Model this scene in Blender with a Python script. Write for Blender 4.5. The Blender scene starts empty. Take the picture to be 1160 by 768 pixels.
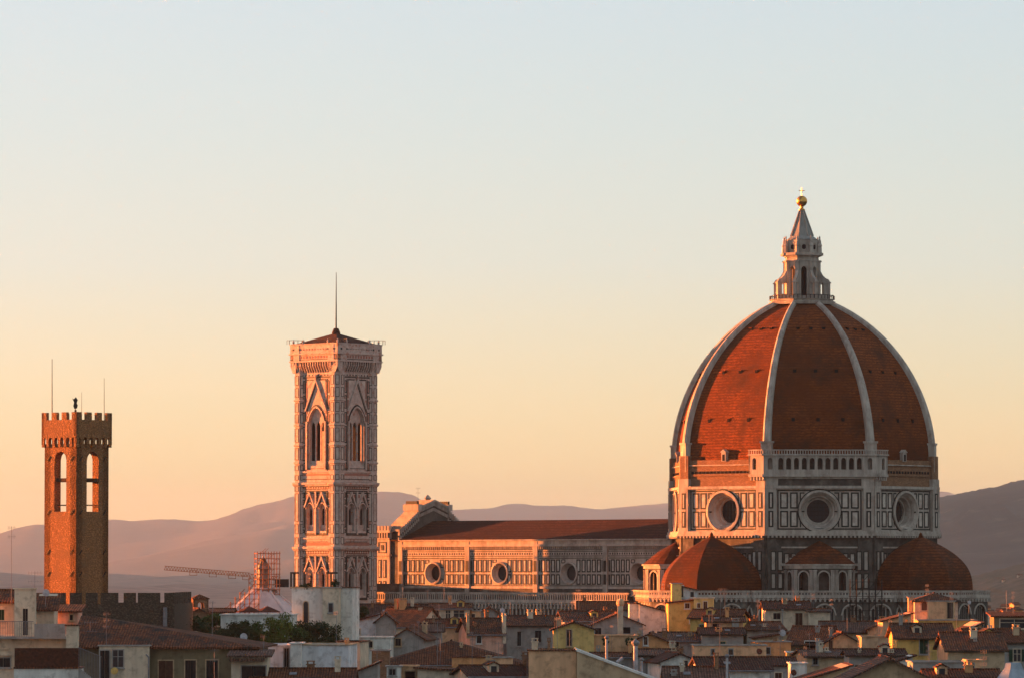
import bpy, bmesh, math, random
from mathutils import Matrix, Vector
R = math.radians
random.seed(7)
scn = bpy.context.scene
COL = scn.collection

# ------------------------------------------------------------------ camera
F_PX = 5540.0            # focal length in pixels of the 1160 px wide photograph
HC = 36.0                # height of the viewpoint above the city streets
PITCH = math.atan(263.0 / F_PX)
cam_d = bpy.data.cameras.new("camera"); cam = bpy.data.objects.new("camera", cam_d); COL.objects.link(cam)
cam.location = (0, 0, HC); cam.rotation_euler = (R(90) + PITCH, 0, 0)
cam_d.sensor_width = 36.0; cam_d.lens = F_PX / 1160.0 * 36.0
cam_d.clip_start = 1.0; cam_d.clip_end = 60000.0
scn.camera = cam

def at(px, py, d):
    """world point at ground distance d (metres, along +Y) seen at pixel px,py of the photograph"""
    a = (px - 580.0) / F_PX; b = (384.0 - py) / F_PX
    fy = math.cos(PITCH) - b * math.sin(PITCH); fz = math.sin(PITCH) + b * math.cos(PITCH)
    return Vector((a / fy * d, d, HC + fz / fy * d))
def zf(py, d): return at(580, py, d).z

# ------------------------------------------------------------------ sky, sun, exposure
SUN_TH, SUN_EL = -113.3, 2.6        # plan angle measured from the direction facing the viewer; elevation
sv = Vector((math.sin(R(SUN_TH)) * math.cos(R(SUN_EL)), -math.cos(R(SUN_TH)) * math.cos(R(SUN_EL)), math.sin(R(SUN_EL))))
world = bpy.data.worlds.new("World"); scn.world = world; world.use_nodes = True
wn = world.node_tree; wn.nodes.clear()
def wnode(t, **k):
    n = wn.nodes.new(t)
    for a, b in k.items(): setattr(n, a, b)
    return n
w_out = wnode('ShaderNodeOutputWorld')
sky = wnode('ShaderNodeTexSky'); sky.sky_type = 'NISHITA'; sky.sun_disc = False
sky.sun_elevation = R(SUN_EL); sky.sun_rotation = math.atan2(sv.x, sv.y)
sky.air_density = 1.0; sky.dust_density = 2.0; sky.ozone_density = 1.0
bg1 = wnode('ShaderNodeBackground'); bg1.inputs[1].default_value = 0.01
wn.links.new(sky.outputs[0], bg1.inputs[0])
tc = wnode('ShaderNodeTexCoord'); sep = wnode('ShaderNodeSeparateXYZ'); wn.links.new(tc.outputs['Generated'], sep.inputs[0])
ramp = wnode('ShaderNodeValToRGB'); wn.links.new(sep.outputs[2], ramp.inputs[0])
def srgb(r, g, b):
    f = lambda c: (c / 255.0) / 12.92 if c <= 10.3 else (((c / 255.0) + .055) / 1.055) ** 2.4
    return (f(r), f(g), f(b), 1.0)
stops = [(0.0, (1.75, 1.0, .34, 1)), (0.0175, (1.25, .93, .40, 1)), (0.0355, (.92, .86, .53, 1)), (0.0625, (.725, .82, .745, 1)), (0.09, (.64, .78, .80, 1)),
         (0.116, (.60, .75, .83, 1)), (0.18, srgb(190, 208, 224)), (0.25, srgb(164, 180, 202)), (0.5, srgb(116, 134, 162)), (1.0, srgb(84, 102, 134))]
cr = ramp.color_ramp
while len(cr.elements) < len(stops): cr.elements.new(0.5)
for e, (p, c) in zip(cr.elements, stops): e.position = p; e.color = c
# the side of the sky towards the sunset is brighter, the opposite side duskier
dotn = wnode('ShaderNodeVectorMath', operation='DOT_PRODUCT'); dotn.inputs[1].default_value = (-0.93, 0.37, 0.0)
wn.links.new(tc.outputs['Generated'], dotn.inputs[0])
mr = wnode('ShaderNodeMapRange'); wn.links.new(dotn.outputs['Value'], mr.inputs[0])
mr.inputs[1].default_value = -0.9; mr.inputs[2].default_value = 0.6; mr.inputs[3].default_value = 0.105; mr.inputs[4].default_value = 0.162
# away from the sunset the low sky turns a cool grey blue
mf = wnode('ShaderNodeMapRange'); wn.links.new(dotn.outputs['Value'], mf.inputs[0]); mf.inputs[1].default_value = -0.35; mf.inputs[2].default_value = 0.2
mx = wnode('ShaderNodeMix'); mx.data_type = 'RGBA'; wn.links.new(mf.outputs[0], mx.inputs[0]); mx.inputs[6].default_value = (.62, .70, .76, 1); wn.links.new(ramp.outputs[0], mx.inputs[7])
bg2 = wnode('ShaderNodeBackground'); wn.links.new(mx.outputs[2], bg2.inputs[0]); wn.links.new(mr.outputs[0], bg2.inputs[1])
add = wnode('ShaderNodeAddShader'); wn.links.new(bg1.outputs[0], add.inputs[0]); wn.links.new(bg2.outputs[0], add.inputs[1])
wn.links.new(add.outputs[0], w_out.inputs[0])

sun_d = bpy.data.lights.new("sun", 'SUN'); sun = bpy.data.objects.new("sun", sun_d); COL.objects.link(sun)
sun_d.energy = 5.0; sun_d.angle = R(0.55); sun_d.color = (1.0, 0.245, 0.05)
sun.rotation_euler = sv.to_track_quat('Z', 'Y').to_euler()
scn.view_settings.view_transform = 'Standard'; scn.view_settings.look = 'None'
scn.view_settings.gamma = 1.0; scn.view_settings.exposure = 2.6; scn.view_settings.use_curve_mapping = False
scn.cycles.use_denoising = True
scn.cycles.max_bounces = 6; scn.cycles.volume_bounces = 2; scn.cycles.diffuse_bounces = 3

# ------------------------------------------------------------------ materials
def mat(name, base, base2=None, scale=0.6, rough=0.85, spots=None, spot_scale=0.08, spot_lo=.5, spot_hi=.7, kind=None, bump=0.3, metallic=0.0, detail=8, scale2=None, streak=False, spec=None):
    m = bpy.data.materials.new(name); m.use_nodes = True
    nt = m.node_tree; b = nt.nodes['Principled BSDF']
    b.inputs['Roughness'].default_value = rough; b.inputs['Metallic'].default_value = metallic
    b.inputs['Specular IOR Level'].default_value = spec if spec is not None else (.5 if rough < .5 else .12)
    t = nt.nodes.new('ShaderNodeTexCoord'); co = t.outputs['Object']
    def noise(sc, det=6, vec=co):
        n = nt.nodes.new('ShaderNodeTexNoise'); n.inputs['Scale'].default_value = sc; n.inputs['Detail'].default_value = det
        n.inputs['Roughness'].default_value = .65
        nt.links.new(vec, n.inputs['Vector']); return n.outputs['Fac']
    def rmp(fac, lo, hi):
        r = nt.nodes.new('ShaderNodeMapRange'); nt.links.new(fac, r.inputs[0]); r.inputs[1].default_value = lo; r.inputs[2].default_value = hi
        return r.outputs[0]
    def mix(f, a, c, mode='MIX'):
        x = nt.nodes.new('ShaderNodeMix'); x.data_type = 'RGBA'; x.blend_type = mode
        for i, v in ((0, f), (6, a), (7, c)):
            if isinstance(v, (tuple, list)): x.inputs[i].default_value = (*v[:3], 1)
            elif isinstance(v, float): x.inputs[i].default_value = v
            else: nt.links.new(v, x.inputs[i])
        return x.outputs[2]
    vec = co
    base2 = base2 or tuple(c * .62 for c in base)
    if streak:
        mp = nt.nodes.new('ShaderNodeMapping'); mp.inputs['Scale'].default_value = (1, 1, .16); nt.links.new(co, mp.inputs[0]); vec = mp.outputs[0]
    fac = rmp(noise(scale, detail, vec), .36, .64)
    c = mix(fac, base, base2)
    hgt = fac
    if kind == 'stone':          # coursed rubble
        v = nt.nodes.new('ShaderNodeTexVoronoi'); v.inputs['Scale'].default_value = 3.8
        mp = nt.nodes.new('ShaderNodeMapping'); mp.inputs['Scale'].default_value = (1, 1, 1.7); nt.links.new(co, mp.inputs[0]); nt.links.new(mp.outputs[0], v.inputs['Vector'])
        s = nt.nodes.new('ShaderNodeSeparateColor'); nt.links.new(v.outputs['Color'], s.inputs[0])
        c = mix(.7, c, mix(rmp(s.outputs[0], 0, 1), tuple(x * .6 for x in base), tuple(min(1, x * 1.25) for x in base)))
        e = rmp(v.outputs['Distance'], .25, .62); hgt = e
        c = mix(e, c, tuple(x * .5 for x in base)); inv = nt.nodes.new('ShaderNodeMath'); inv.operation = 'SUBTRACT'; inv.inputs[0].default_value = 1.0; nt.links.new(e, inv.inputs[1]); hgt = inv.outputs[0]
    if kind == 'tile':           # rows of roof tiles following the height
        v = nt.nodes.new('ShaderNodeTexVoronoi'); v.inputs['Scale'].default_value = 2.2
        mp = nt.nodes.new('ShaderNodeMapping'); mp.inputs['Scale'].default_value = (1, 1, 2.2); nt.links.new(co, mp.inputs[0]); nt.links.new(mp.outputs[0], v.inputs['Vector'])
        s = nt.nodes.new('ShaderNodeSeparateColor'); nt.links.new(v.outputs['Color'], s.inputs[0])
        c = mix(.7, c, mix(rmp(s.outputs[0], 0, 1), tuple(x * .4 for x in base), tuple(min(1, x * 1.7) for x in base)))
        w = nt.nodes.new('ShaderNodeTexWave'); w.wave_type = 'BANDS'; w.bands_direction = 'Z'; w.inputs['Scale'].default_value = .55; w.inputs['Distortion'].default_value = 1.2; w.inputs['Detail Scale'].default_value = .6; nt.links.new(co, w.inputs['Vector'])
        c = mix(rmp(w.outputs['Fac'], .25, .0), c, tuple(x * .35 for x in base)); big = noise(.045, 5)
        c = mix(rmp(big, .42, .66), c, tuple(x * .55 for x in base)); hgt = s.outputs[1]
    if kind == 'roof':           # pan-and-cover tiles: ribs run down the slope (object x across)
        w = nt.nodes.new('ShaderNodeTexWave'); w.wave_type = 'BANDS'; w.bands_direction = 'X'; w.inputs['Scale'].default_value = 1.0
        w.inputs['Distortion'].default_value = .6; nt.links.new(co, w.inputs['Vector'])
        v = nt.nodes.new('ShaderNodeTexVoronoi'); v.inputs['Scale'].default_value = 3.2; nt.links.new(co, v.inputs['Vector'])
        s = nt.nodes.new('ShaderNodeSeparateColor'); nt.links.new(v.outputs['Color'], s.inputs[0])
        c = mix(.75, c, mix(rmp(s.outputs[0], 0, 1), tuple(x * .4 for x in base), tuple(min(1, x * 1.9) for x in base)))
        c = mix(rmp(w.outputs['Fac'], 0.0, .5), tuple(x * .45 for x in base), c); hgt = w.outputs['Fac']
    if kind == 'brick':
        v = nt.nodes.new('ShaderNodeTexNoise'); v.inputs['Scale'].default_value = 3.8
        mp = nt.nodes.new('ShaderNodeMapping'); mp.inputs['Scale'].default_value = (.5, .5, 2.5); nt.links.new(co, mp.inputs[0]); nt.links.new(mp.outputs[0], v.inputs['Vector'])
        c = mix(rmp(v.outputs['Fac'], .35, .65), c, tuple(x * .5 for x in base)); hgt = v.outputs['Fac']
    if spots:
        c = mix(rmp(noise(spot_scale, 6), spot_lo, spot_hi), c, spots)
    nt.links.new(c, b.inputs['Base Color'])
    if bump:
        bp = nt.nodes.new('ShaderNodeBump'); bp.inputs['Strength'].default_value = bump; bp.inputs['Distance'].default_value = .12
        nt.links.new(hgt, bp.inputs['Height']); nt.links.new(bp.outputs[0], b.inputs['Normal'])
    return m

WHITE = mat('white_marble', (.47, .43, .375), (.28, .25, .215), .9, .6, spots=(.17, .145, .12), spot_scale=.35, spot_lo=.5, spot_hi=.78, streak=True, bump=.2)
WHITE2 = mat('panel_marble', (.56, .52, .45), (.40, .35, .31), .6, .6, spots=(.3, .24, .2), spot_scale=.5, spot_lo=.5, spot_hi=.7, bump=.15)
TOWERM = mat('tower_marble', (.52, .45, .40), (.36, .30, .265), 1.2, .6, spots=(.36, .22, .17), spot_scale=.9, spot_lo=.54, spot_hi=.64, bump=.1)
GREEN = mat('green_marble', (.018, .024, .022), (.035, .042, .037), 1.5, .5, bump=.1)
PINK = mat('pink_marble', (.34, .17, .125), (.24, .125, .1), 1.1, .6, bump=.1)
DKMARB = mat('weathered_shaded_marble', (.11, .105, .09), (.055, .055, .05), .5, .7, spots=(.22, .2, .17), spot_scale=.3, spot_lo=.55, spot_hi=.75, bump=.3)  # weathered stone, also laid into recesses to paint their shade
DTILE = mat('dome_tile', (.195, .050, .011), (.09, .027, .009), .5, .85, spots=(.065, .024, .01), spot_scale=.16, spot_lo=.46, spot_hi=.66, kind='tile', streak=True, bump=.7)
BRICKW = mat('raw_brickwork', (.33, .19, .11), (.2, .125, .08), .7, .9, kind='brick', bump=.4)
STONE = mat('tower_stone', (.40, .205, .09), (.25, .13, .065), .5, .9, kind='stone', bump=.55, spots=(.2, .115, .06), spot_scale=.5, spot_lo=.5, spot_hi=.7)
DSTONE = mat('dark_stone', (.12, .10, .075), (.07, .06, .05), .5, .9, kind='stone', bump=.7)
DARK = mat('shadowy_interior', (.012, .012, .014), None, 1, .9, bump=0)  # near-black colour standing in for shade inside openings
GLASS = mat('window_glass', (.02, .024, .028), (.03, .033, .036), 2, .35, bump=0, spec=.2)
BRONZE = mat('gilded_copper', (.75, .42, .10), (.55, .3, .08), 2, .32, bump=.05, metallic=.9)
SLATE = mat('lantern_marble', (.30, .31, .29), (.17, .18, .17), .8, .6, bump=.2, streak=True)
IRON = mat('iron', (.03, .028, .027), None, 2, .6, bump=0)
RUST = mat('rusty_scaffold', (.42, .17, .08), (.3, .13, .07), 2, .6, bump=0)
ROOF = mat('roof_tiles', (.14, .052, .024), (.075, .034, .02), .8, .9, spots=(.05, .035, .028), spot_scale=.35, spot_lo=.48, spot_hi=.7, kind='roof', bump=.8)
ROOF2 = mat('old_roof_tiles', (.17, .068, .034), (.10, .045, .026), .8, .9, spots=(.04, .035, .03), spot_scale=.4, spot_lo=.45, spot_hi=.65, kind='roof', bump=.8)
ROOF3 = mat('pale_roof_tiles', (.15, .085, .06), (.09, .055, .042), .8, .9, spots=(.06, .045, .038), spot_scale=.3, spot_lo=.45, spot_hi=.65, kind='roof', bump=.8)
ROOFD = mat('dark_roof_tiles', (.075, .036, .024), (.045, .026, .02), .8, .9, spots=(.10, .08, .055), spot_scale=.5, spot_lo=.56, spot_hi=.72, kind='roof', bump=.8)
BAPT = mat('baptistery_marble', (.60, .58, .58), (.42, .42, .44), .5, .6, bump=.1, streak=True)
def stucco(name, c, dirt=.42):
    c = tuple(min(.78, x * 1.68) for x in c)
    return mat(name, c, tuple(x * .66 for x in c), .5, .95, spots=tuple(x * dirt for x in c), spot_scale=.9, spot_lo=.5, spot_hi=.7, bump=.15, streak=True)
CREAM = stucco('cream_stucco', (.42, .36, .27)); OCHRE = stucco('ochre_stucco', (.42, .29, .095)); YELLOW = stucco('yellow_stucco', (.52, .34, .13))
ORANGE = stucco('orange_stucco', (.42, .22, .10)); WHITES = stucco('white_stucco', (.50, .475, .43)); GREYS = stucco('grey_stucco', (.22, .215, .20), .5)
PEACH = stucco('peach_stucco', (.47, .29, .17)); TAN = stucco('tan_stucco', (.33, .25, .16)); DULL = stucco('dull_stucco', (.14, .12, .075), .5)
BLUEW = stucco('bluish_white_stucco', (.42, .45, .50)); PINKS = stucco('pink_stucco', (.45, .27, .2))
SHUTG = mat('green_shutter', (.02, .06, .035), None, 3, .6, bump=0); SHUTB = mat('brown_shutter', (.09, .045, .03), None, 3, .6, bump=0)
SHUTK = mat('dark_shutter', (.03, .03, .03), None, 3, .6, bump=0)
REED = mat('reed_fence', (.10, .04, .025), (.05, .025, .018), 3, .9, bump=.5)
METAL = mat('grey_metal', (.22, .22, .23), (.15, .15, .16), 2, .6, bump=0, spec=.2)
DISH = mat('dish_paint', (.45, .47, .5), None, 2, .5, bump=0)
TENT = mat('tent_cloth', (.35, .42, .48), (.22, .28, .33), 1, .8, bump=.2, streak=True)
PARAS = mat('parasol_cloth', (.12, .045, .03), None, 1, .9, bump=0)
LEAFS = [mat('foliage_%s' % n, c, tuple(x * .55 for x in c), 1.4, .7, bump=0) for n, c in (('dark', (.035, .055, .02)), ('mid', (.065, .095, .025)), ('bright', (.12, .15, .03)))]
BARK = mat('bark', (.07, .05, .035), None, 2, .95)
GROUND = mat('ground', (.09, .08, .07), (.06, .055, .05), .05, .95)
WOODED = mat('wooded_slopes', (.05, .05, .042), (.09, .08, .065), .0022, .95, spots=(.16, .13, .09), spot_scale=.008, spot_lo=.56, spot_hi=.72, bump=0)
TTILE = mat('darker_dome_tile', (.135, .04, .014), (.08, .027, .012), .5, .85, spots=(.05, .024, .014), spot_scale=.25, spot_lo=.46, spot_hi=.66, kind='tile', streak=True, bump=.7)  # darker tile tone for the tribune domes and exedra roofs
DRY = mat('dry_slopes', (.40, .25, .19), (.28, .18, .145), .006, .95, spots=(.2, .15, .12), spot_scale=.02, spot_lo=.5, spot_hi=.62, bump=0)
FIELDS = mat('plain_fields', (.38, .25, .19), (.28, .2, .155), .004, .95, bump=0)
WOODN = mat('near_slopes', (.05, .055, .03), (.13, .11, .07), .012, .95, spots=(.19, .14, .1), spot_scale=.03, spot_lo=.55, spot_hi=.7, bump=0)

# ------------------------------------------------------------------ mesh builder
class MB:
    def __init__(s): s.V = []; s.F = []; s.I = []; s.M = Matrix.Identity(4); s.k = 0
    def use(s, M=None, k=None):
        if M is not None: s.M = M
        if k is not None: s.k = k
        return s
    def add(s, vs, fs):
        n = len(s.V); s.V += [tuple(s.M @ Vector(v)) for v in vs]
        for f in fs: s.F.append(tuple(n + i for i in f)); s.I.append(s.k)
    def box(s, x0, x1, y0, y1, z0, z1):
        s.add([(x0, y0, z0), (x1, y0, z0), (x1, y1, z0), (x0, y1, z0), (x0, y0, z1), (x1, y0, z1), (x1, y1, z1), (x0, y1, z1)],
              [(0, 3, 2, 1), (4, 5, 6, 7), (0, 1, 5, 4), (1, 2, 6, 5), (2, 3, 7, 6), (3, 0, 4, 7)])
    def rings(s, rings, cap0=True, cap1=True):
        n = len(rings[0]); vs = [p for r in rings for p in r]; fs = []
        for j in range(len(rings) - 1):
            for i in range(n): fs.append((j * n + i, j * n + (i + 1) % n, (j + 1) * n + (i + 1) % n, (j + 1) * n + i))
        if cap0: fs.append(tuple(reversed(range(n))))
        if cap1: fs.append(tuple((len(rings) - 1) * n + i for i in range(n)))
        s.add(vs, fs)
    def lathe(s, prof, n=16, cx=0, cy=0, a0=0.0, cap0=True, cap1=True):
        s.rings([[(cx + r * math.cos(a0 + 2 * math.pi * i / n), cy + r * math.sin(a0 + 2 * math.pi * i / n), z) for i in range(n)] for r, z in prof], cap0, cap1)
    def tube(s, p, q, r, n=6, r2=None):
        p = Vector(p); q = Vector(q); d = (q - p).normalized(); u = d.orthogonal().normalized(); v = d.cross(u); r2 = r if r2 is None else r2
        s.rings([[tuple(c + (u * math.cos(2 * math.pi * i / n) + v * math.sin(2 * math.pi * i / n)) * rr) for i in range(n)] for c, rr in ((p, r), (q, r2))])
    def prism(s, poly, y0, y1):
        """polygon in the x-z plane pushed from y0 to y1"""
        n = len(poly); s.add([(x, y0, z) for x, z in poly] + [(x, y1, z) for x, z in poly],
            [tuple(range(n)), tuple(n + i for i in reversed(range(n)))] + [(i, n + i, n + (i + 1) % n, (i + 1) % n) for i in range(n)])
    def frame(s, x0, x1, z0, z1, w, y0=-.06, y1=.05):
        s.box(x0, x1, y0, y1, z0, z0 + w); s.box(x0, x1, y0, y1, z1 - w, z1)
        s.box(x0, x0 + w, y0, y1, z0 + w, z1 - w); s.box(x1 - w, x1, y0, y1, z0 + w, z1 - w)
    def arcpts(s, cx, w, zs, rise, n=10):
        out = []
        for i in range(n + 1):
            t = -1 + 2 * i / n
            if rise > w * .52: z = zs + rise * (1 - abs(t) ** 1.75) ** .72        # pointed
            else: z = zs + rise * math.sqrt(max(0, 1 - t * t))
            out.append((cx + t * w / 2, z))
        return out
    def arcade(s, x0, x1, z0, z1, ops, y0=0.0, y1=.6, n=10):
        """wall x0..x1, z0..z1 with arched openings ops=[(centre, width, sill z, spring z, rise)]"""
        x = x0
        for cx, w, zsill, zsp, rise in sorted(ops):
            if cx - w / 2 - x > 1e-3: s.box(x, cx - w / 2, y0, y1, z0, z1)
            if zsill - z0 > 1e-3: s.box(cx - w / 2, cx + w / 2, y0, y1, z0, zsill)
            p = s.arcpts(cx, w, zsp, rise, n)
            m = len(p); vs = [(a, y0, b) for a, b in p] + [(a, y0, z1) for a, b in p] + [(a, y1, b) for a, b in p] + [(a, y1, z1) for a, b in p]; fs = []
            for i in range(m - 1):
                fs += [(i, i + 1, m + i + 1, m + i), (2 * m + i, 3 * m + i, 3 * m + i + 1, 2 * m + i + 1), (i, 2 * m + i, 2 * m + i + 1, i + 1), (m + i, m + i + 1, 3 * m + i + 1, 3 * m + i)]
            s.add(vs, fs); x = cx + w / 2
        if x1 - x > 1e-3: s.box(x, x1, y0, y1, z0, z1)
    def hood(s, cx, w, zs, rise, t, y0, y1, n=10):
        """moulding following an arch"""
        p = s.arcpts(cx, w, zs, rise, n); q = s.arcpts(cx, w + 2 * t, zs, rise + t, n); m = len(p)
        vs = [(a, y0, b) for a, b in p] + [(a, y0, b) for a, b in q] + [(a, y1, b) for a, b in p] + [(a, y1, b) for a, b in q]; fs = []
        for i in range(m - 1):
            fs += [(i, i + 1, m + i + 1, m + i), (i, 2 * m + i, 2 * m + i + 1, i + 1), (m + i, m + i + 1, 3 * m + i + 1, 3 * m + i)]
        s.add(vs, fs)
    def annulus(s, cx, cz, prof, n=40, cap=False):
        """surface of revolution about the wall normal: prof = [(radius, y)]"""
        vs = []; fs = []
        for r, y in prof:
            for i in range(n): a = 2 * math.pi * i / n; vs.append((cx + r * math.cos(a), y, cz + r * math.sin(a)))
        for j in range(len(prof) - 1):
            for i in range(n): fs.append((j * n + i, j * n + (i + 1) % n, (j + 1) * n + (i + 1) % n, (j + 1) * n + i))
        if cap: fs.append(tuple((len(prof) - 1) * n + i for i in range(n)))
        s.add(vs, fs)
    def holewall(s, x0, x1, z0, z1, cx, cz, r, y=0.0, n=40):
        """flat wall skin with a round hole"""
        vs = []; fs = []
        hx0, hx1 = cx - r - .05, cx + r + .05
        for i in range(n):
            a = 2 * math.pi * i / n; c, d = math.cos(a), math.sin(a)
            k = min((hx1 - cx) / abs(c) if abs(c) > 1e-6 else 1e9, ((z1 - cz) if d > 0 else (cz - z0)) / abs(d) if abs(d) > 1e-6 else 1e9)
            vs += [(cx + r * c, y, cz + r * d), (cx + k * c, y, cz + k * d)]
        for i in range(n): j = (i + 1) % n; fs.append((2 * i, 2 * i + 1, 2 * j + 1, 2 * j))
        s.add(vs, fs)
        for sx in (hx0, hx1):
            for sz in (z0, z1):
                best = None
                # corner triangles
                ang = math.atan2(sz - cz, sx - cx) % (2 * math.pi); i = int(ang / (2 * math.pi) * n) % n; j = (i + 1) % n
                s.add([vs[2 * i + 1], (sx, y, sz), vs[2 * j + 1]], [(0, 1, 2)])
        s.box(x0, hx0, y, y + .5, z0, z1); s.box(hx1, x1, y, y + .5, z0, z1)
    def build(s, name, mats, parent=None, smooth=False):
        me = bpy.data.meshes.new(name); me.from_pydata(s.V, [], s.F)
        if not isinstance(mats, (list, tuple)): mats = [mats]
        for m in mats: me.materials.append(m)
        for p, i in zip(me.polygons, s.I): p.material_index = i; p.use_smooth = smooth
        bm = bmesh.new(); bm.from_mesh(me); bmesh.ops.recalc_face_normals(bm, faces=bm.faces); bm.to_mesh(me); bm.free()
        o = bpy.data.objects.new(name, me); COL.objects.link(o); o.parent = parent
        return o

def face(nx_deg, dist, cx=0, cy=0):
    """matrix of a wall plane whose outward normal has plan angle nx_deg (degrees, local) and lies dist from cx,cy.
       local x = right as seen from outside, y = into the wall, z = up"""
    a = R(nx_deg)
    return Matrix.Translation((cx + dist * math.cos(a), cy + dist * math.sin(a), 0)) @ Matrix.Rotation(a + R(90), 4, 'Z')
def empty(name, label, cat, loc=(0, 0, 0), rz=0, group=None):
    o = bpy.data.objects.new(name, None); COL.objects.link(o); o.location = loc; o.rotation_euler = (0, 0, R(rz)); o.empty_display_size = 2
    o['label'] = label; o['category'] = cat
    if group: o['group'] = group
    return o
def tag(o, label, cat, group=None):
    o['label'] = label; o['category'] = cat
    if group: o['group'] = group
    return o
def struct(o): o['kind'] = 'structure'; return o
def dup(o, loc=None, rz=None, label=None, parent=None):
    c = o.copy(); COL.objects.link(c)
    if parent is not None: c.parent = parent
    if loc is not None: c.location = loc
    if rz is not None: c.rotation_euler = (0, 0, R(rz))
    if label: c['label'] = label
    for ch in list(o.children): dup(ch, parent=c)
    return c
# ------------------------------------------------------------------ the cathedral
CX, CY, CROT = 59.4, 1000.0, -41.0
cath = empty('cathedral', 'marble cathedral with a huge red tiled ribbed dome, lantern and long nave', 'cathedral', (CX, CY, 0), CROT)
M3 = [WHITE, GREEN, WHITE2, DKMARB]
d0 = 975.0
zL, zCor0, zP0, zP1, zG0, zG1 = zf(672, d0), zf(609, d0), zf(601, d0), zf(553, d0), zf(537, d0), zf(509, d0)
RC = 28.1; AP = RC * math.cos(R(22.5)); HS = RC * math.sin(R(22.5))
oz = zf(578.5, d0)

def panel(mb, x0, x1, z0, z1, w=.26, k=1, gap=.12, y0=-.05):
    kk = mb.k; mb.k = k; mb.frame(x0, x1, z0, z1, w, y0); mb.k = kk

for i in range(8):
    ang = -90 + 45 * i; gal = (ang == -45)
    mb = MB(); mb.use(face(ang, AP))
    # lower octagon wall, dark and weathered, with two rows of panels near the corners
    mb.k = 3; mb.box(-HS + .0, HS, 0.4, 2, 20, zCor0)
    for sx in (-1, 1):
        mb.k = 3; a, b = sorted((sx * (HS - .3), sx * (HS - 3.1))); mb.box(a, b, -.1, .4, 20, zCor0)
        for q in range(2):
            for (za, zb) in ((zL + 1, zL + 4), (zL + 4.6, zL + 8.4)):
                xa = sx * (HS - 1.0 - q * 1.35); a, b = sorted((xa, xa - sx * .95))
                mb.k = 0; mb.box(a, b, -.16, .4, za, zb); panel(mb, a - .05, b + .05, za - .05, zb + .05, .2, y0=-.21)
        for (za, zb) in ((zL + 1, zL + 4), (zL + 4.6, zL + 8.0)):
            for q in range(3):
                xa = sx * (HS - 3.7 - q * 1.35); a, b = sorted((xa, xa - sx * .95))
                mb.k = 2; mb.box(a, b, .2, .4, za, zb); panel(mb, a - .05, b + .05, za - .05, zb + .05, .2, y0=.12)
    mb.k = 0
    for z in (zL + 4.3, zL + 9.2): mb.box(-HS + .4, HS - .4, .12, .4, z - .15, z + .15)
    mb.build('lower_wall', M3, cath)

    # panelled drum wall with the round window
    mb = MB(); mb.use(face(ang, AP)); mb.k = 0
    mb.holewall(-HS, HS, zP0, zP1, 0, oz, 4.15)
    inner = HS - 2.3
    panel(mb, -inner, inner, zP0 + .25, zP1 - .25, .28)
    rows = ((zP0 + .75, (zP0 + zP1) / 2 - .22), ((zP0 + zP1) / 2 + .22, zP1 - .75))
    for (za, zb) in rows:
        for sx in (-1, 1):
            for q, (u0, u1) in enumerate(((inner - .55, inner - 2.15), (inner - 2.55, inner - 4.1), (inner - 4.5, 3.2))):
                a, b = sorted((sx * u0, sx * u1))
                if q == 2:      # the panel cut by the window ring: only its outer sides
                    top = zb > oz; mb.k = 1
                    xo = sx * u0
                    a2, b2 = sorted((xo, xo - sx * .26)); mb.box(a2, b2, -.05, .05, za, zb)
                    a3, b3 = sorted((xo - sx * .26, sx * 3.0))
                    if top: mb.box(a3, b3, -.05, .05, zb - .26, zb)
                    else: mb.box(a3, b3, -.05, .05, za, za + .26)
                else:
                    mb.k = 2; mb.box(a, b, -.03, .05, za, zb); panel(mb, a, b, za, zb, .3, y0=-.07)
    # corner piers with two slim dark panels each
    for sx in (-1, 1):
        a, b = sorted((sx * (HS + .15), sx * (HS - 2.0))); mb.k = 0; mb.box(a, b, -.55, .6, zP0, zP1)
        for (za, zb) in rows:
            a, b = sorted((sx * (HS - .45), sx * (HS - 1.45))); mb.k = 1; mb.box(a, b, -.6, -.5, za, zb)
            mb.k = 2; mb.box(a + .34, b - .34, -.64, -.55, za + .3, zb - .3)
    mb.build('drum_wall', M3, cath)

    # round window: ring, splayed funnel, glass
    mb = MB(); mb.use(face(ang, AP))
    mb.k = 0
    mb.annulus(0, oz, [(4.2, .1), (4.2, -.35), (3.75, -.42), (3.6, -.05), (3.35, .2), (3.1, .9), (2.85, 1.0), (2.6, 2.0), (2.3, 2.05), (2.3, 2.6)])
    mb.k = 1; mb.annulus(0, oz, [(4.42, .05), (4.42, -.08), (4.2, -.08)])
    w = mb.build('round_window', [WHITE, GREEN], cath, smooth=False)
    mb = MB(); mb.use(face(ang, AP)); mb.annulus(0, oz, [(2.35, 2.5), (.01, 2.5)], cap=False)
    g = mb.build('glass', GLASS, w)
    mb = MB(); mb.use(face(ang, AP))
    for q in range(-2, 3):
        h = math.sqrt(max(.1, 2.25 ** 2 - (q * .8) ** 2)); mb.box(q * .8 - .05, q * .8 + .05, 2.36, 2.44, oz - h, oz + h); mb.box(-h, h, 2.36, 2.44, oz + q * .8 - .05, oz + q * .8 + .05)
    mb.build('glazing_bars', IRON, w)

    # great cornice under the panels, and the bands above them
    mb = MB(); mb.use(face(ang, AP)); mb.k = 0
    e = HS
    mb.box(-e - .3, e + .3, -.75, .8, zP0 - .55, zP0); mb.box(-e - .35, e + .35, -.95, .8, zP0 - .95, zP0 - .55)
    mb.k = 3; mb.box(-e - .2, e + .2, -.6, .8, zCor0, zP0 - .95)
    mb.k = 0
    for q in range(26): x = -e + .4 + q * (2 * e - .8) / 25; mb.box(x - .18, x + .18, -.95, -.6, zP0 - 1.35, zP0 - .95)
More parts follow.
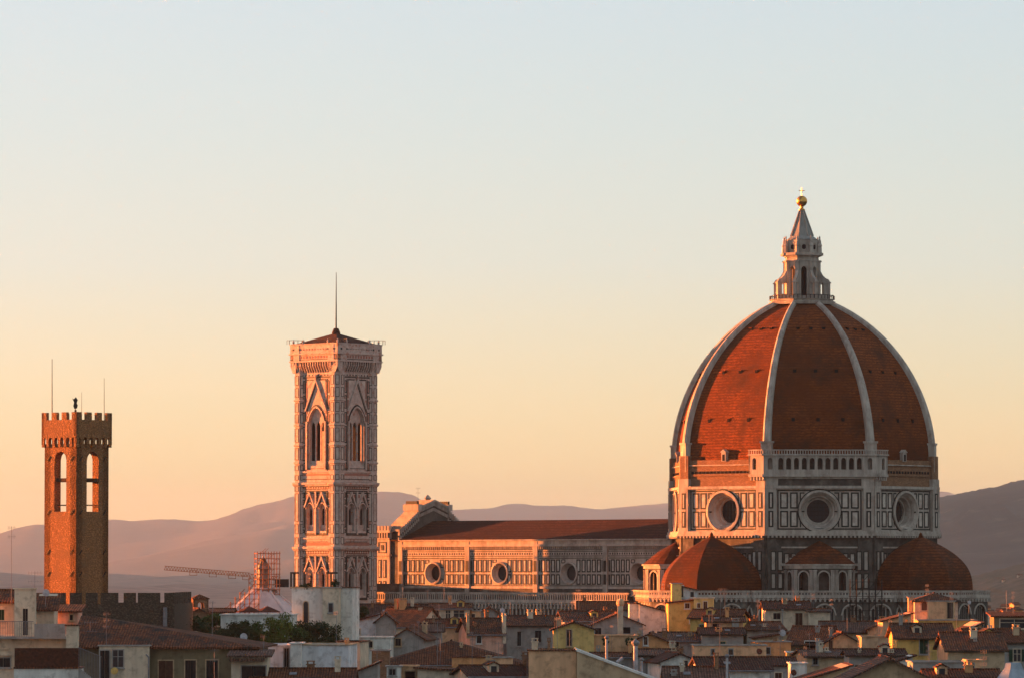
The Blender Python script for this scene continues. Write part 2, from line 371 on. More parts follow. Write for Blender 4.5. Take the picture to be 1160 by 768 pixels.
    mb.box(-e - .2, e + .2, -.6, .8, zP1, zP1 + .55)
    mb.build('drum_cornice', M3, cath)
    mb = MB(); mb.use(face(ang, AP))
    if gal:
        mb.k = 3; mb.box(-e, e, -.3, .8, zP1 + .55, zG0 - .9)
        mb.k = 0; mb.box(-e - .3, e + .3, -.7, .8, zG0 - .9, zG0 - .5); mb.box(-e - .9, e + .9, -1.3, .8, zG0 - .5, zG0)
        for sx in (-1, 1): mb.box(*sorted((sx * (e + .1), sx * (e - 2.4))), -.6, .6, zP1 + .55, zG0 - .9)
        mb.build('gallery_frieze', M3, cath)
        # the arcaded gallery
        mb = MB(); mb.use(face(ang, AP)); mb.k = 0
        zt = zG1 - 1.2
        n = 11; pitch = (2 * e - 4.2) / n
        ops = [(-e + 2.1 + pitch * (q + .5), pitch * .62, zG0 + .95, zt - .95, pitch * .31) for q in range(n)]
        ops = [(-e + .75, .95, zG0 + .95, zt - .95, .48)] + ops + [(e - .75, .95, zG0 + .95, zt - .95, .48)]
        mb.arcade(-e - .6, e + .6, zG0, zt, ops, -1.15, -.75)
        for op in ops: mb.hood(op[0], op[1], op[3], op[4], .14, -1.25, -1.15)
        for q in range(n + 1):
            x = -e + 2.1 + pitch * q; mb.box(x - .13, x + .13, -1.3, -1.15, zG0, zt)
        mb.box(-e - 1.0, e + 1.0, -1.5, .5, zt, zt + .3)
        for sx in (-1, 1):
            a, b = sorted((sx * (e + 2.3), sx * (e + .6)))
        # pierced parapet
        for x0 in range(44):
            x = -e - .6 + x0 * (2 * e + 1.2) / 43; mb.box(x - .1, x + .1, -1.3, -1.15, zt + .3, zG1 - .2)
        mb.box(-e - .9, e + .9, -1.35, -1.1, zG1 - .2, zG1)
        mb.build('gallery', M3, cath)
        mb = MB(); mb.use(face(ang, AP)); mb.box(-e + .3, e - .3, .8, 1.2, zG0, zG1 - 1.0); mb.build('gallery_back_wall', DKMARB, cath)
    else:
        # unfinished faces: raw brickwork, put-log sockets, a white coping
        mb.k = 0; mb.box(-e, e, .3, 1.4, zP1 + .55, zG1 - 1.9)
        k0 = mb.k; mb.k = 2; mb.box(-e, e, .0, .3, zG1 - 3.05, zG1 - 2.85)
        mb.k = 1
        for q in range(18): x = -e + 2.6 + q * (2 * e - 5.2) / 17; mb.box(x - .28, x + .28, .2, .33, zP1 + 3.1, zP1 + 3.6)
        mb.k = 0; mb.box(-e + 2.2, e - 2.2, .05, .35, zP1 + 2.6, zP1 + 3.0)
        for sx in (-1, 1):
            mb.k = 2; mb.box(*sorted((sx * (e + .1), sx * (e - 2.1))), -.5, 1.2, zP1 + .55, zP1 + 2.1)
            mb.k = 0; mb.box(*sorted((sx * (e + .05), sx * (e - 1.9))), -.3, 1.2, zP1 + 2.1, zG1 - 1.0)
        mb.build('raw_brick_band', [BRICKW, DARK, WHITE], cath)
# the returns of the gallery round the two neighbouring corners
for ang, sx in ((-90, 1), (0, -1)):
    mb = MB(); mb.use(face(ang, AP)); mb.k = 0; zt = zG1 - 1.2
    x0, x1 = sorted((sx * (HS + .5), sx * (HS - 3.4)))
    mb.box(x0, x1, -1.3, .6, zG0 - .5, zG0); c = sx * (HS - 2.0)
    mb.arcade(x0, x1, zG0, zt, [(c, .95, zG0 + .95, zt - .95, .48)], -1.15, -.75)
    mb.box(x0, x1, -1.5, .5, zt, zt + .3); mb.box(x0, x1, -1.35, -1.1, zG1 - .2, zG1)
    for q in range(7): x = x0 + .2 + q * (x1 - x0 - .4) / 6; mb.box(x - .1, x + .1, -1.3, -1.15, zt + .3, zG1 - .2)
    mb.box(*sorted((x0 if sx > 0 else x1, (x0 if sx > 0 else x1) + sx * .4)), -1.15, .6, zG0, zt)
    for q in range(5): mb.box(x0 + .3 + q * .75, x0 + .65 + q * .75, -1.1, .4, zG0 - 1.2, zG0 - .5)
    mb.build('gallery_return', M3, cath)

# dome shell
Z0, Z1 = 57.8, zf(344, 994); Hh = Z1 - Z0; RB, RT = 27.2, 6.0
rho = (Hh * Hh + (RB - RT) ** 2) / (2 * (RB - RT))
def dr(z): t = z - Z0; return math.sqrt(max(0, rho * rho - t * t)) - (rho - RB)
for i in range(8):
    ang = -90 + 45 * i
    mb = MB(); N = 28; vs = []; fs = []
    for j in range(N + 1):
        z = Z0 + Hh * j / N; r = dr(z)
        for k in range(7):
            a0, a1 = R(ang - 22.5), R(ang + 22.5); t = k / 6
            vs.append((r * (math.cos(a0) * (1 - t) + math.cos(a1) * t), r * (math.sin(a0) * (1 - t) + math.sin(a1) * t), z))
    for j in range(N):
        for k in range(6): fs.append((j * 7 + k, j * 7 + k + 1, (j + 1) * 7 + k + 1, (j + 1) * 7 + k))
    mb.add(vs, fs)
    sh = mb.build('dome_tile_face', DTILE, cath)
    # the small dark air holes in three rows
    mb = MB()
    mb.use(face(ang, 0))
    for fz, n, sp in ((.26, 3, 5.0), (.56, 3, 4.2), (.83, 3, 2.6)):
        z = Z0 + Hh * fz; ap = dr(z) * math.cos(R(22.5))
        for q in range(n):
            x = (q - (n - 1) / 2) * sp; mb.k = 0; mb.box(x - .32, x + .32, -ap - .12, -ap + .8, z - .35, z + .35)
            mb.k = 1; mb.box(x - .45, x + .45, -ap - .25, -ap + .8, z + .35, z + .5)
    mb.build('air_holes', [DARK, DTILE], sh)
    if ang != -45:
        mb = MB(); mb.use(face(ang, 0)); z = zG1 - 1.9; ap = dr(z) * math.cos(R(22.5))
        mb.k = 0; mb.box(-.55, .55, -ap - .8, -ap + 1, z - .3, z + 1.5); mb.k = 1; mb.box(-.3, .3, -ap - .83, -ap - .7, z - .2, z + 1.1)
        mb.k = 0; mb.prism([(-.8, z + 1.5), (.8, z + 1.5), (0, z + 2.1)], -ap - .95, -ap + 1)
        mb.build('small_dormer', [WHITE, DARK], cath)
for i in range(8):
    a = R(-90 + 22.5 + 45 * i); u = Vector((math.cos(a), math.sin(a), 0)); v = Vector((-u.y, u.x, 0))
    mb = MB(); N = 30; rg = []
    for j in range(N + 1):
        z = Z0 + 1.0 + (Hh - 1.0) * j / N; r = dr(z) ; w = .84 * (1 - j / N) + .48 * (j / N)
        dz = .55 * min(1, j / 6)
        c0 = u * (r - .9); c1 = u * (r + .75 - .15 * j / N); zz = Vector((0, 0, z)); up = Vector((0, 0, dz))
        rg.append([tuple(c0 + v * w + zz), tuple(c1 - u * .3 + v * w + zz + up * .6), tuple(c1 + v * (w - .35) + zz + up), tuple(c1 - v * (w - .35) + zz + up), tuple(c1 - u * .3 - v * w + zz + up * .6), tuple(c0 - v * w + zz)])
    mb.rings(rg)
    mb.build('marble_rib', WHITE, cath)
    mb = MB(); mb.M = Matrix.Rotation(a + R(90), 4, 'Z')
    mb.box(-1.3, 1.3, -RB - .75, -RB + 2, zG1 - 4.2, zG1 - 1.0); mb.box(-1.1, 1.1, -RB - .6, -RB + 2, zG1 - 1.0, zG1 + 1.3); mb.box(-1.3, 1.3, -RB - .75, -RB + 2, zG1 + 1.3, zG1 + 1.7)
    mb.build('rib_pedestal', WHITE, cath)

# lantern
def zl(y): return zf(y, 1000)
lt = MB(); lt.lathe([(6.9, zl(346)), (7.1, zl(343)), (6.6, zl(342)), (6.6, zl(341)), (7.0, zl(340.5)), (7.0, zl(340))], 8, a0=R(22.5))
lan = lt.build('lantern', WHITE, cath)
mb = MB()
for q in range(48):
    a = 2 * math.pi * q / 48; mb.box(6.6 * math.cos(a) - .06, 6.6 * math.cos(a) + .06, 6.6 * math.sin(a) - .06, 6.6 * math.sin(a) + .06, zl(340), zl(336))
mb.lathe([(6.7, zl(336)), (6.7, zl(335.3)), (6.5, zl(335.3))], 8, a0=R(22.5), cap0=False, cap1=False)
mb.build('railing', IRON, lan)
mb = MB(); ap = 3.15; hs = ap * math.tan(R(22.5))
for i in range(8):
    mb.use(face(45 * i, ap)); mb.arcade(-hs, hs, zl(340), zl(297), [(0, 1.15, zl(336), zl(306), .6)], 0, .7); mb.hood(0, 1.15, zl(306), .6, .2, -.12, 0)
    mb.box(-hs, hs, -.15, .5, zl(297), zl(294)); mb.box(-hs - .1, hs + .1, -.05, .5, zl(294), zl(290.5)); mb.box(-hs - .6, hs + .6, -.9, .5, zl(290.5), zl(287.5))
    mb.box(-hs - .2, hs + .2, -.35, .5, zl(292), zl(290.5))
    mb.box(-hs, hs, -.0, .5, zl(287.5), zl(273))
    mb.frame(-.55, .55, zl(285), zl(276), .14, -.12, .05)
mb.build('lantern_body', WHITE, lan)
mb = MB(); mb.lathe([(1.9, zl(341)), (1.9, zl(297))], 8); mb.build('lantern_dark_fill', DARK, lan)  # dark fill added so the lantern openings read as shade
for i in range(8):
    mb = MB(); mb.use(face(45 * i, ap)); mb.annulus(0, zl(281), [(.5, -.02), (.01, -.02)]); mb.build('lantern_niche', DARK, lan)
for i in range(8):
    a = R(22.5 + 45 * i); mb = MB(); mb.M = Matrix.Rotation(a + R(90), 4, 'Z')
    # flying buttress: outer pier, volute, inner pilaster
    mb.box(-.34, .34, -5.9, -4.9, zl(340), zl(322)); mb.box(-.5, .5, -6.05, -4.7, zl(322), zl(320.5))
    pr = [(-5.9, zl(320.5)), (-5.6, zl(317.5)), (-5.0, zl(316)), (-4.4, zl(313)), (-3.9, zl(308)), (-3.3, zl(305)), (-3.3, zl(318)), (-4.2, zl(322)), (-4.8, zl(320.5))]
    mb2 = [(y, z) for y, z in pr]; n = len(mb2)
    mb.add([(-.3, y, z) for y, z in mb2] + [(.3, y, z) for y, z in mb2], [tuple(range(n)), tuple(range(2 * n - 1, n - 1, -1))] + [(q, (q + 1) % n, n + (q + 1) % n, n + q) for q in range(n)])
    mb.box(-.42, .42, -3.85, -2.9, zl(340), zl(296)); mb.box(-.3, .3, -4.9, -3.8, zl(340), zl(334)); mb.box(-.5, .5, -4.05, -2.9, zl(298), zl(296))
    mb.build('flying_buttress', WHITE, lan)
    mb = MB(); mb.M = Matrix.Rotation(a, 4, 'Z') @ Matrix.Translation((3.75, 0, 0))
    mb.lathe([(.5, zl(287.5)), (.42, zl(280)), (.55, zl(279.5)), (.3, zl(276)), (.35, zl(275)), (.12, zl(271)), (.2, zl(270.3)), (.03, zl(268))], 6)
    mb.build('pinnacle', WHITE, lan)
mb = MB(); mb.lathe([(3.15, zl(273)), (3.25, zl(272)), (2.35, zl(268)), (.42, zl(238.5))], 8, a0=R(22.5))
cn = mb.build('lantern_cone', SLATE, lan)
mb = MB()
for i in range(8):
    a = R(22.5 + 45 * i)
    for q in range(14):
        z0, z1 = zl(268 - q * 2.1), zl(266 - q * 2.1); r = 2.45 - q * .138
        mb.tube((r * math.cos(a), r * math.sin(a), z0), ((r - .13) * math.cos(a), (r - .13) * math.sin(a), z1), .13, 5)
mb.build('cone_crockets', WHITE, cn)
mb = MB(); mb.lathe([(.45, zl(239)), (.75, zl(238)), (.4, zl(237)), (.3, zl(235.5)), (.5, zl(234.6))], 12)
br = 1.13; bz = zl(228.3)
mb.lathe([(br * math.sin(math.pi * t / 16) + .001, bz - br * math.cos(math.pi * t / 16)) for t in range(17)], 24)
mb.build('gilded_ball', BRONZE, lan, smooth=True)
mb = MB(); mb.tube((0, 0, bz + 1.1), (0, 0, zl(213)), .09, 6); mb.M = Matrix.Rotation(R(40), 4, 'Z'); mb.box(-.62, .62, -.06, .06, zl(216.8), zl(216)); mb.build('cross', BRONZE, lan)

# lower body: terrace with corbelled balustrade round the crossing and along the aisle
BAL0, BAL1 = zf(681.5, 965), zf(668.5, 965)
def balustrade(mb, x0, x1, y=-.5, z0=BAL0, z1=BAL1, corb=.95):
    """corbel table, floor slab and pierced parapet in wall coordinates; y = front of the parapet"""
    h = z1 - z0; zs = z0 + h * .42
    mb.k = 0; mb.box(x0, x1, y - .1, .6, zs - .16, zs + .02)
    n = max(2, round((x1 - x0) / corb)); p = (x1 - x0) / n
    for i in range(n):
        c = x0 + (i + .5) * p
        mb.box(x0 + i * p - p * .16, x0 + i * p + p * .16, y, .5, z0, zs - .16)
        mb.hood(c, p * .66, zs - .72, p * .33, .16, y + .02, .3, 6)
    mb.box(x1 - .15, x1 + .15, y, .5, z0, zs - .16)
    mb.box(x0, x1, y, y + .28, zs + .02, zs + .3); mb.box(x0, x1, y - .04, y + .3, z1 - .25, z1)
    m = max(2, round((x1 - x0) / .62)); q = (x1 - x0) / m
    for i in range(m):
        mb.box(x0 + i * q - q * .2, x0 + i * q + q * .2, y + .06, y + .22, zs + .3, z1 - .25)
        c = x0 + (i + .5) * q; mb.box(c - q * .3, c + q * .3, y + .08, y + .2, z1 - .45, z1 - .25); mb.box(c - q * .3, c + q * .3, y + .08, y + .2, zs + .3, zs + .48)

def blindwall(mb, x0, x1, z1, n, y=0):
    """dark wall with n tall blind arches"""
    mb.k = 0; mb.box(x0, x1, y + .5, y + 1.5, 0, z1)
    p = (x1 - x0) / n
    mb.k = 3; mb.arcade(x0, x1, 10, z1, [(x0 + (i + .5) * p, p * .74, 11, z1 - 1.2 - p * .42, p * .37) for i in range(n)], y, y + .5)
    for i in range(n):
        c = x0 + (i + .5) * p; mb.k = 0; mb.hood(c, p * .74, z1 - 1.2 - p * .42, p * .37, .32, y - .12, y + .1, 12)
        for q in range(-2, 3):
            mb.k = 1; mb.box(c + q * p * .13 - p * .045, c + q * p * .13 + p * .045, y + .42, y + .52, 11, z1 - 1.6 - abs(q) * p * .06)

LAP = 33.5; lh = LAP * math.tan(R(22.5))
for ang in (-135, -90, -45, 0, 45, 90, 135):
    mb = MB(); mb.use(face(ang, LAP))
    blindwall(mb, -lh, lh, BAL0 + .9, 5); balustrade(mb, -lh - .2, lh + .2)
    mb.k = 3; mb.box(-lh, lh, .5, 8, BAL0 + .8, BAL0 + 1.0)
    mb.build('terrace_wall', M3, cath)
# tribunes on the south, east and north
for ang in (-90, 0, 90):
    a = R(ang); cx, cy = 29.8 * math.cos(a), 29.8 * math.sin(a)
    mb = MB(); RR = 12.6; h = RR * math.tan(R(22.5))
    for j in (-2, -1, 0, 1, 2):
        mb.use(face(ang + 45 * j, RR, cx, cy)); blindwall(mb, -h, h, BAL0 + .9, 2); balustrade(mb, -h - .2, h + .2)
    mb.use(Matrix.Identity(4)); mb.k = 3; mb.lathe([(RR * 1.04, BAL0 + .7), (RR * 1.04, BAL0 + 1.0)], 8, cx, cy, a0=R(22.5))
    mb.build('tribune_wall', M3, cath)
    zb, zt = zf(667.5, 968), zf(607.5, 978); N = 16
    prof = [(10.6, zb - 2), (10.6, zb)] + [(10.35 * (1 - (t / N) ** (2.2 if ang == -90 else 2.6)) + .25, zb + (zt - zb) * t / N) for t in range(N + 1)]
    mb = MB(); mb.lathe(prof, 8, cx, cy, a0=R(22.5)); td = mb.build('tribune_dome', TTILE, cath)
    mb = MB(); mb.lathe([(.6, zt - .3), (.4, zt + .2), (.3, zt + .6), (.05, zt + .9)], 8, cx, cy); mb.build('dome_knob', DTILE, td)
# exedrae on the diagonals
for ang in (-135, -45, 45, 135):
    a = R(ang); cx, cy = (AP - .3) * math.cos(a), (AP - .3) * math.sin(a)
    z0, z1 = BAL0 + .9, zf(638.5, 967); mb = MB(); mb.k = 0
    fa = 6.5; nf = 5; step = 180 / nf; h = fa * math.tan(R(step / 2))
    for j in range(-2, 3):
        mb.use(face(ang + step * j, fa, cx, cy)); zt = z1 - .9
        mb.k = 3; mb.arcade(-h, h, z0, zt, [(0, 2.15, z0 + .9, zt - 1.7, 1.08)], 0, .6); mb.k = 0; mb.hood(0, 2.15, zt - 1.7, 1.08, .28, -.15, 0, 12)
        mb.box(-1.3, -1.08, -.15, 0, z0 + .9, zt - 1.7); mb.box(1.08, 1.3, -.15, 0, z0 + .9, zt - 1.7)
        mb.k = 3; mb.box(-1.2, 1.2, 1.5, 1.7, z0, zt)  # niche back darkened to stand for shade in the recess
        mb.k = 0
        for sx in (-1, 1):
            for off in (.16, .52): mb.use(k=0); c = sx * (h - off); mb.box(c - .13, c + .13, -.3, 0, z0 + .5, zt - .25)
            mb.box(*sorted((sx * h, sx * (h - .75))), -.38, .1, zt - .5, zt - .25)
        mb.box(-h - .12, h + .12, -.35, .6, zt, z1 - .3); mb.box(-h - .25, h + .25, -.65, .6, z1 - .3, z1)
    mb.build('exedra', M3, cath)
    mb = MB(); M = face(ang, 0, cx, cy); mb.use(M); zt2 = zf(612, 974); mb.k = 0
    rim = []
    for j in range(13):
        t = R(-90 + 180 * j / 12); rim.append((7.2 * math.sin(t), -7.2 * math.cos(t), z1))
    mid = [(x * .55, y * .55, z1 + (zt2 - z1) * .56) for x, y, z in rim]
    vs = rim + mid + [(0, -.2, zt2)]; fs = [(i, i + 1, 14 + i, 13 + i) for i in range(12)] + [(13 + i, 14 + i, 26) for i in range(12)] + [tuple(range(12, -1, -1))]
    mb.add(vs, fs); mb.build('exedra_roof', TTILE, cath)
    # stepped marble spurs beside the roof
    for sx in (-1, 1):
        mb = MB(); mb.use(face(ang, AP))
        for q in range(7):
            x = sx * (7.9 - q * .95); mb.box(*sorted((x, x - sx * .95)), -.5, .5, z1 - .4 + q * .55, z1 + .15 + q * .55)
        mb.build('stepped_spur', WHITE, cath)

# nave: clerestory, roof, aisle
ND = 1040.0
NB, NBX0, NBX1 = 10.5, -105.0, -25.0
ze, zc0 = 42.7, 32.3
bays = [-101.3, -82.0, -62.8, -43.6, -25.0]; oculi = [-91.9, -72.9, -53.6, -34.6]
for side in (-90, 90):
    for bi in range(4):
        # x runs to the right seen from outside: on the south side that is local +x
        sg = 1 if side == -90 else -1
        xa, xb = sorted((sg * bays[bi], sg * bays[bi + 1])); oc = sg * oculi[bi]
        mb = MB(); mb.use(face(side, NB)); ozn = 36.0 - .35; rr = 2.3
        zpa, zpb = zc0 + .9, 38.9
        mb.k = 0
        mb.k = 3; mb.box(xa, xb, 0, .5, 20, zpa - .8); mb.k = 0; mb.box(xa, xb, -.25, .5, zpa - .8, zpa - .3); mb.k = 1; mb.box(xa, xb, -.08, .3, zpa - .75, zpa - .5); mb.k = 0  # dark band put in so the balustrade openings read as shade
        mb.holewall(xa, xb, zpa - .3, zpb, oc, ozn, rr)
        mb.box(xa, xb, -.02, .5, zpb, 40.6)
        for zz in (39.2, 40.2): mb.k = 1; mb.box(xa, xb, -.06, .2, zz, zz + .14)
        for q in range(28): x = xa + .5 + q * (xb - xa - 1) / 27; mb.k = 1; mb.box(x - .12, x + .12, -.06, .2, 39.55, 39.95)
        mb.k = 1; mb.box(xa, xb, .25, .6, 40.6, 41.5)       # gallery slot, its shade put in as dark green marble
        mb.k = 0
        for q in range(34): x = xa + .3 + q * (xb - xa - .6) / 33; mb.box(x - .1, x + .1, -.35, .25, 40.7, 41.3)
        mb.box(xa, xb, -.6, .6, 41.3, 41.75); mb.box(xa, xb, -.35, .6, 41.75, ze - .15); mb.box(xa, xb, -.8, .6, ze - .15, ze + .1)
        # panels
        n = 12; w = (xb - xa - 2.4) / n; zm = ozn
        for q in range(n):
            x0 = xa + 1.2 + q * w + .16; x1 = x0 + w - .32; c = (x0 + x1) / 2
            for (za, zb) in ((zpa + .05, zm - .2), (zm + .2, zpb - .35)):
                if abs(c - oc) < rr + .1: 
                    # clipped behind the ring: a short strip at the outer end only
                    dz = math.sqrt(max(0, (rr + .25) ** 2 - (c - oc) ** 2))
                    if za < zm - .3:
                        if zm - dz - .2 - za > .5: panel(mb, x0, x1, za, zm - dz - .2, .17)
                    elif zb - (zm + dz + .2) > .5: panel(mb, x0, x1, zm + dz + .2, zb, .17)
                    continue
                mb.k = 2; mb.box(x0, x1, -.03, .05, za, zb); panel(mb, x0, x1, za, zb, .26, y0=-.07)
        mb.k = 1; mb.box(xa + .9, xb - .9, -.07, .05, zpb - .15, zpb + .02); mb.box(xa + .9, xb - .9, -.07, .05, zpa - .25, zpa - .1)
        mb.build('clerestory_wall', M3, cath)
        mb = MB(); mb.use(face(side, NB)); mb.annulus(oc, ozn, [(rr + .1, .05), (rr + .1, -.35), (rr - .2, -.42), (rr - .35, -.1), (rr - .6, .6), (1.55, .8), (1.55, 1.2)])
        w = mb.build('round_window', WHITE, cath)
        mb = MB(); mb.use(face(side, NB)); mb.annulus(oc, ozn, [(1.6, 1.1), (.01, 1.1)]); mb.build('glass', GLASS, w)
    for b in bays[:-1]:
        mb = MB(); mb.use(face(side, NB))
        x = b * sg; mb.k = 0; mb.box(x - .62, x + .62, -.42, .5, 20, ze - .3); mb.k = 1
        for za, zb in ((33.3, 35.4), (36.0, 38.3)): mb.box(x - .36, x + .36, -.48, -.4, za, zb)
        for sd in (-1, 1):
            for za, zb in ((33.2, 35.4), (36.0, 38.4)): mb.box(*sorted((x + sd * .75, x + sd * 1.15)), -.07, .05, za, zb)
        mb.build('nave_buttress', M3, cath)
    mb = MB(); mb.use(face(side, 21.5)); x0, x1 = sorted((sg * -105.0, sg * -28.0))
    mb.k = 0; mb.box(x0, x1, 0.0, 1, 0, BAL0 + .9 - 2.2)
    mb.k = 1; mb.box(x0, x1, .1, 1, BAL0 - 1.3, BAL0 + .9)  # dark backing paints the shade behind the corbel arches
    nn = int((x1 - x0) / 1.1)
    for q in range(nn): x = x0 + .5 + q * (x1 - x0 - 1) / (nn - 1); mb.k = 1; mb.box(x - .3, x + .3, -.06, .1, 24, BAL0 - 1.7)
    mb.k = 0; balustrade(mb, x0, x1, -.5, zf(690, 1005), zf(671, 1005), .95)
    mb.k = 3; mb.box(x0, x1, .6, 10.9, zf(690, 1005) + .9, zf(690, 1005) + 1.1)
    mb.build('aisle_wall', M3, cath)
mb = MB(); mb.k = 0
ov = NB + .75; zr = 47.0
mb.add([(-104, -ov, ze + .1), (-23, -ov, ze + .1), (-23, 0, zr), (-104, 0, zr), (-104, ov, ze + .1), (-23, ov, ze + .1), (-104, -ov, ze - .1), (-23, -ov, ze - .1), (-23, ov, ze - .1), (-104, ov, ze - .1)],
       [(0, 1, 2, 3), (3, 2, 5, 4), (6, 7, 1, 0), (4, 5, 8, 9), (6, 9, 8, 7), (0, 3, 4, 9, 6), (1, 7, 8, 5, 2)])
mb.build('nave_roof', mat('nave_tiles', (.075, .03, .016), (.05, .022, .013), .5, .9, spots=(.04, .022, .015), spot_scale=.2, kind='tile', streak=True, bump=.5), cath)
# west front seen from behind: gable screen and corner turrets
mb = MB(); mb.use(face(180, 103.5))
ga = zf(569, 1070)
for (poly, k) in (([(-21.5, 0), (21.5, 0), (21.5, 33.4), (10.7, 33.4), (10.7, 44.6), (8.5, 46.0), (4.6, 48.9), (4.6, 49.6), (0, ga), (-4.6, 49.6), (-4.6, 48.9), (-8.5, 46.0), (-10.7, 44.6), (-10.7, 33.4), (-21.5, 33.4)], 3),):
    mb.k = k; mb.prism(poly, -1.2, 2.0)
for sx in (-1, 1):
    # raking white copings with little tooth arches
    mb.k = 0
    for (xa, za, xb, zb) in ((11.4, 44.6, 4.6, 49.2), (5.0, 49.7, 0, ga + .3)):
        n = 12
        for q in range(n):
            u = (q + .5) / n; x = sx * (xa + (xb - xa) * u); z = za + (zb - za) * u; w = abs(xb - xa) / n
            mb.box(x - w * .52, x + w * .52, -1.6, 2.5, z - .15, z + .35); mb.box(x - w * .25, x + w * .25, 1.9, 2.4, z - 1.0, z - .15); mb.box(x - w * .3, x + w * .3, 1.95, 2.2, z - 2.1, z - 1.4)
    mb.box(*sorted((sx * 5.6, sx * 4.4)), -1.8, 2.7, 49.2, 50.6)
    mb.k = 1; mb.box(*sorted((sx * 5.3, sx * 4.7)), -1.2, 2.1, 50.6, 51.3)
mb.k = 0; mb.lathe([(.7, ga - .3), (.5, ga + .6), (.8, ga + .9), (.1, ga + 1.7)], 8, 0, .4)
mb.build('west_gable', M3, cath)
for sx in (-1, 1):
    mb = MB(); mb.M = Matrix.Translation((-106.3, sx * 9.2, 0))
    mb.k = 0; mb.box(-2.1, 2.1, -1.9, 1.9, 0, 44.0)
    for sgn in (-1, 1):
        for M in (Matrix.Translation((-106.3, sx * 9.2, 0)) @ face(-90 if sgn < 0 else 90, 1.9), Matrix.Translation((-106.3, sx * 9.2, 0)) @ face(0 if sgn < 0 else 180, 2.1)):
            mb.use(M)
            for za, zb in ((30.0, 34.0), (34.6, 38.6)):
                for c in (-.7, .7): mb.k = 1; mb.box(c - .42, c + .42, -.08, .1, za, zb); mb.k = 2; mb.box(c - .16, c + .16, -.12, .1, za + .3, zb - .3)
            mb.k = 1; mb.frame(-1.2, 1.2, 40.0, 42.4, .2, -.08, .1); mb.box(-.35, .35, -.08, .1, 40.6, 41.8)
            mb.k = 0; mb.box(-2.2, 2.2, -.35, .1, 39.3, 39.7); mb.box(-2.3, 2.3, -.3, .1, 43.0, 43.3)
            for q in range(6): x = -1.9 + q * .76; mb.box(x - .16, x + .16, -.6, .1, 43.3, 44.4)
            mb.box(-2.7, 2.7, -.75, .1, 44.4, 44.9)
            for q in range(6): x = -2.3 + q * .92; mb.box(x - .28, x + .28, -.75, -.45, 44.9, 45.9)
    mb.build('corner_turret', M3, cath)
# ------------------------------------------------------------------ bell tower
ca, cb = 100.6, 32.0
th = R(CROT)
bt_x = CX - ca * math.cos(th) + cb * math.sin(th); bt_y = CY - ca * math.sin(th) - cb * math.cos(th)
camp = empty('bell_tower', 'square pink, white and green marble bell tower with mullioned windows and a pole on top', 'bell tower', (bt_x, bt_y, 0), CROT)
MT = [TOWERM, GREEN, PINK, WHITE2]
HW = 6.08     # half width between buttress axes
dT = bt_y - 8.5
def zt_(y): return zf(y, dT)
levels = [0, zt_(684), zt_(619), zt_(546), zt_(420)]
def lancets(mb, cx, w, zs, zsp, rise, n, y):
    """tracery of n lancets inside a big arch: inner wall with small arches"""
    p = w / n; sub = [(cx - w / 2 + p * (i + .5), p * .8, zs, zsp - .1, p * .6) for i in range(n)]
    pts = mb.arcpts(cx, w, zsp, rise, 10); top = zsp + p * .55
    mb.arcade(cx - w / 2, cx + w / 2, zs - .1, top, sub, y, y + .3, 6)
    up = [(a, b) for a, b in pts if b > top] 
    if len(up) > 2:
        mb.prism([(up[0][0], top)] + up + [(up[-1][0], top)], y, y + .3)
def gable(mb, cx, hw, z0, z1, y):
    mb.k = 0
    L = math.hypot(hw, z1 - z0)
    for sx in (-1, 1):
        t = .28; dx = t * (z1 - z0) / L; 
        poly = [(cx + sx * hw, z0), (cx, z1), (cx, z1 - t * L / hw), (cx + sx * (hw - dx * 1.2), z0)]
        mb.prism(poly, y - .35, y + .1)
        mb.k = 1; poly = [(cx + sx * (hw - dx * 1.5), z0), (cx, z1 - t * L / hw * 1.25), (cx, z1 - t * L / hw * 1.8), (cx + sx * (hw - dx * 2.4), z0)]; mb.prism(poly, y - .08, y + .1); mb.k = 0
def framed(mb, x0, x1, z0, z1, ks=(1, 2), w=.22, y=-.05):
    if x1 - x0 < .3 or z1 - z0 < .3: return
    mb.k = ks[0]; mb.frame(x0, x1, z0, z1, w, y); 
    mb.k = ks[1]
    if x1 - x0 > 3 * w and z1 - z0 > 3 * w: mb.box(x0 + w * 1.5, x1 - w * 1.5, y * .6, .05, z0 + w * 1.5, z1 - w * 1.5)
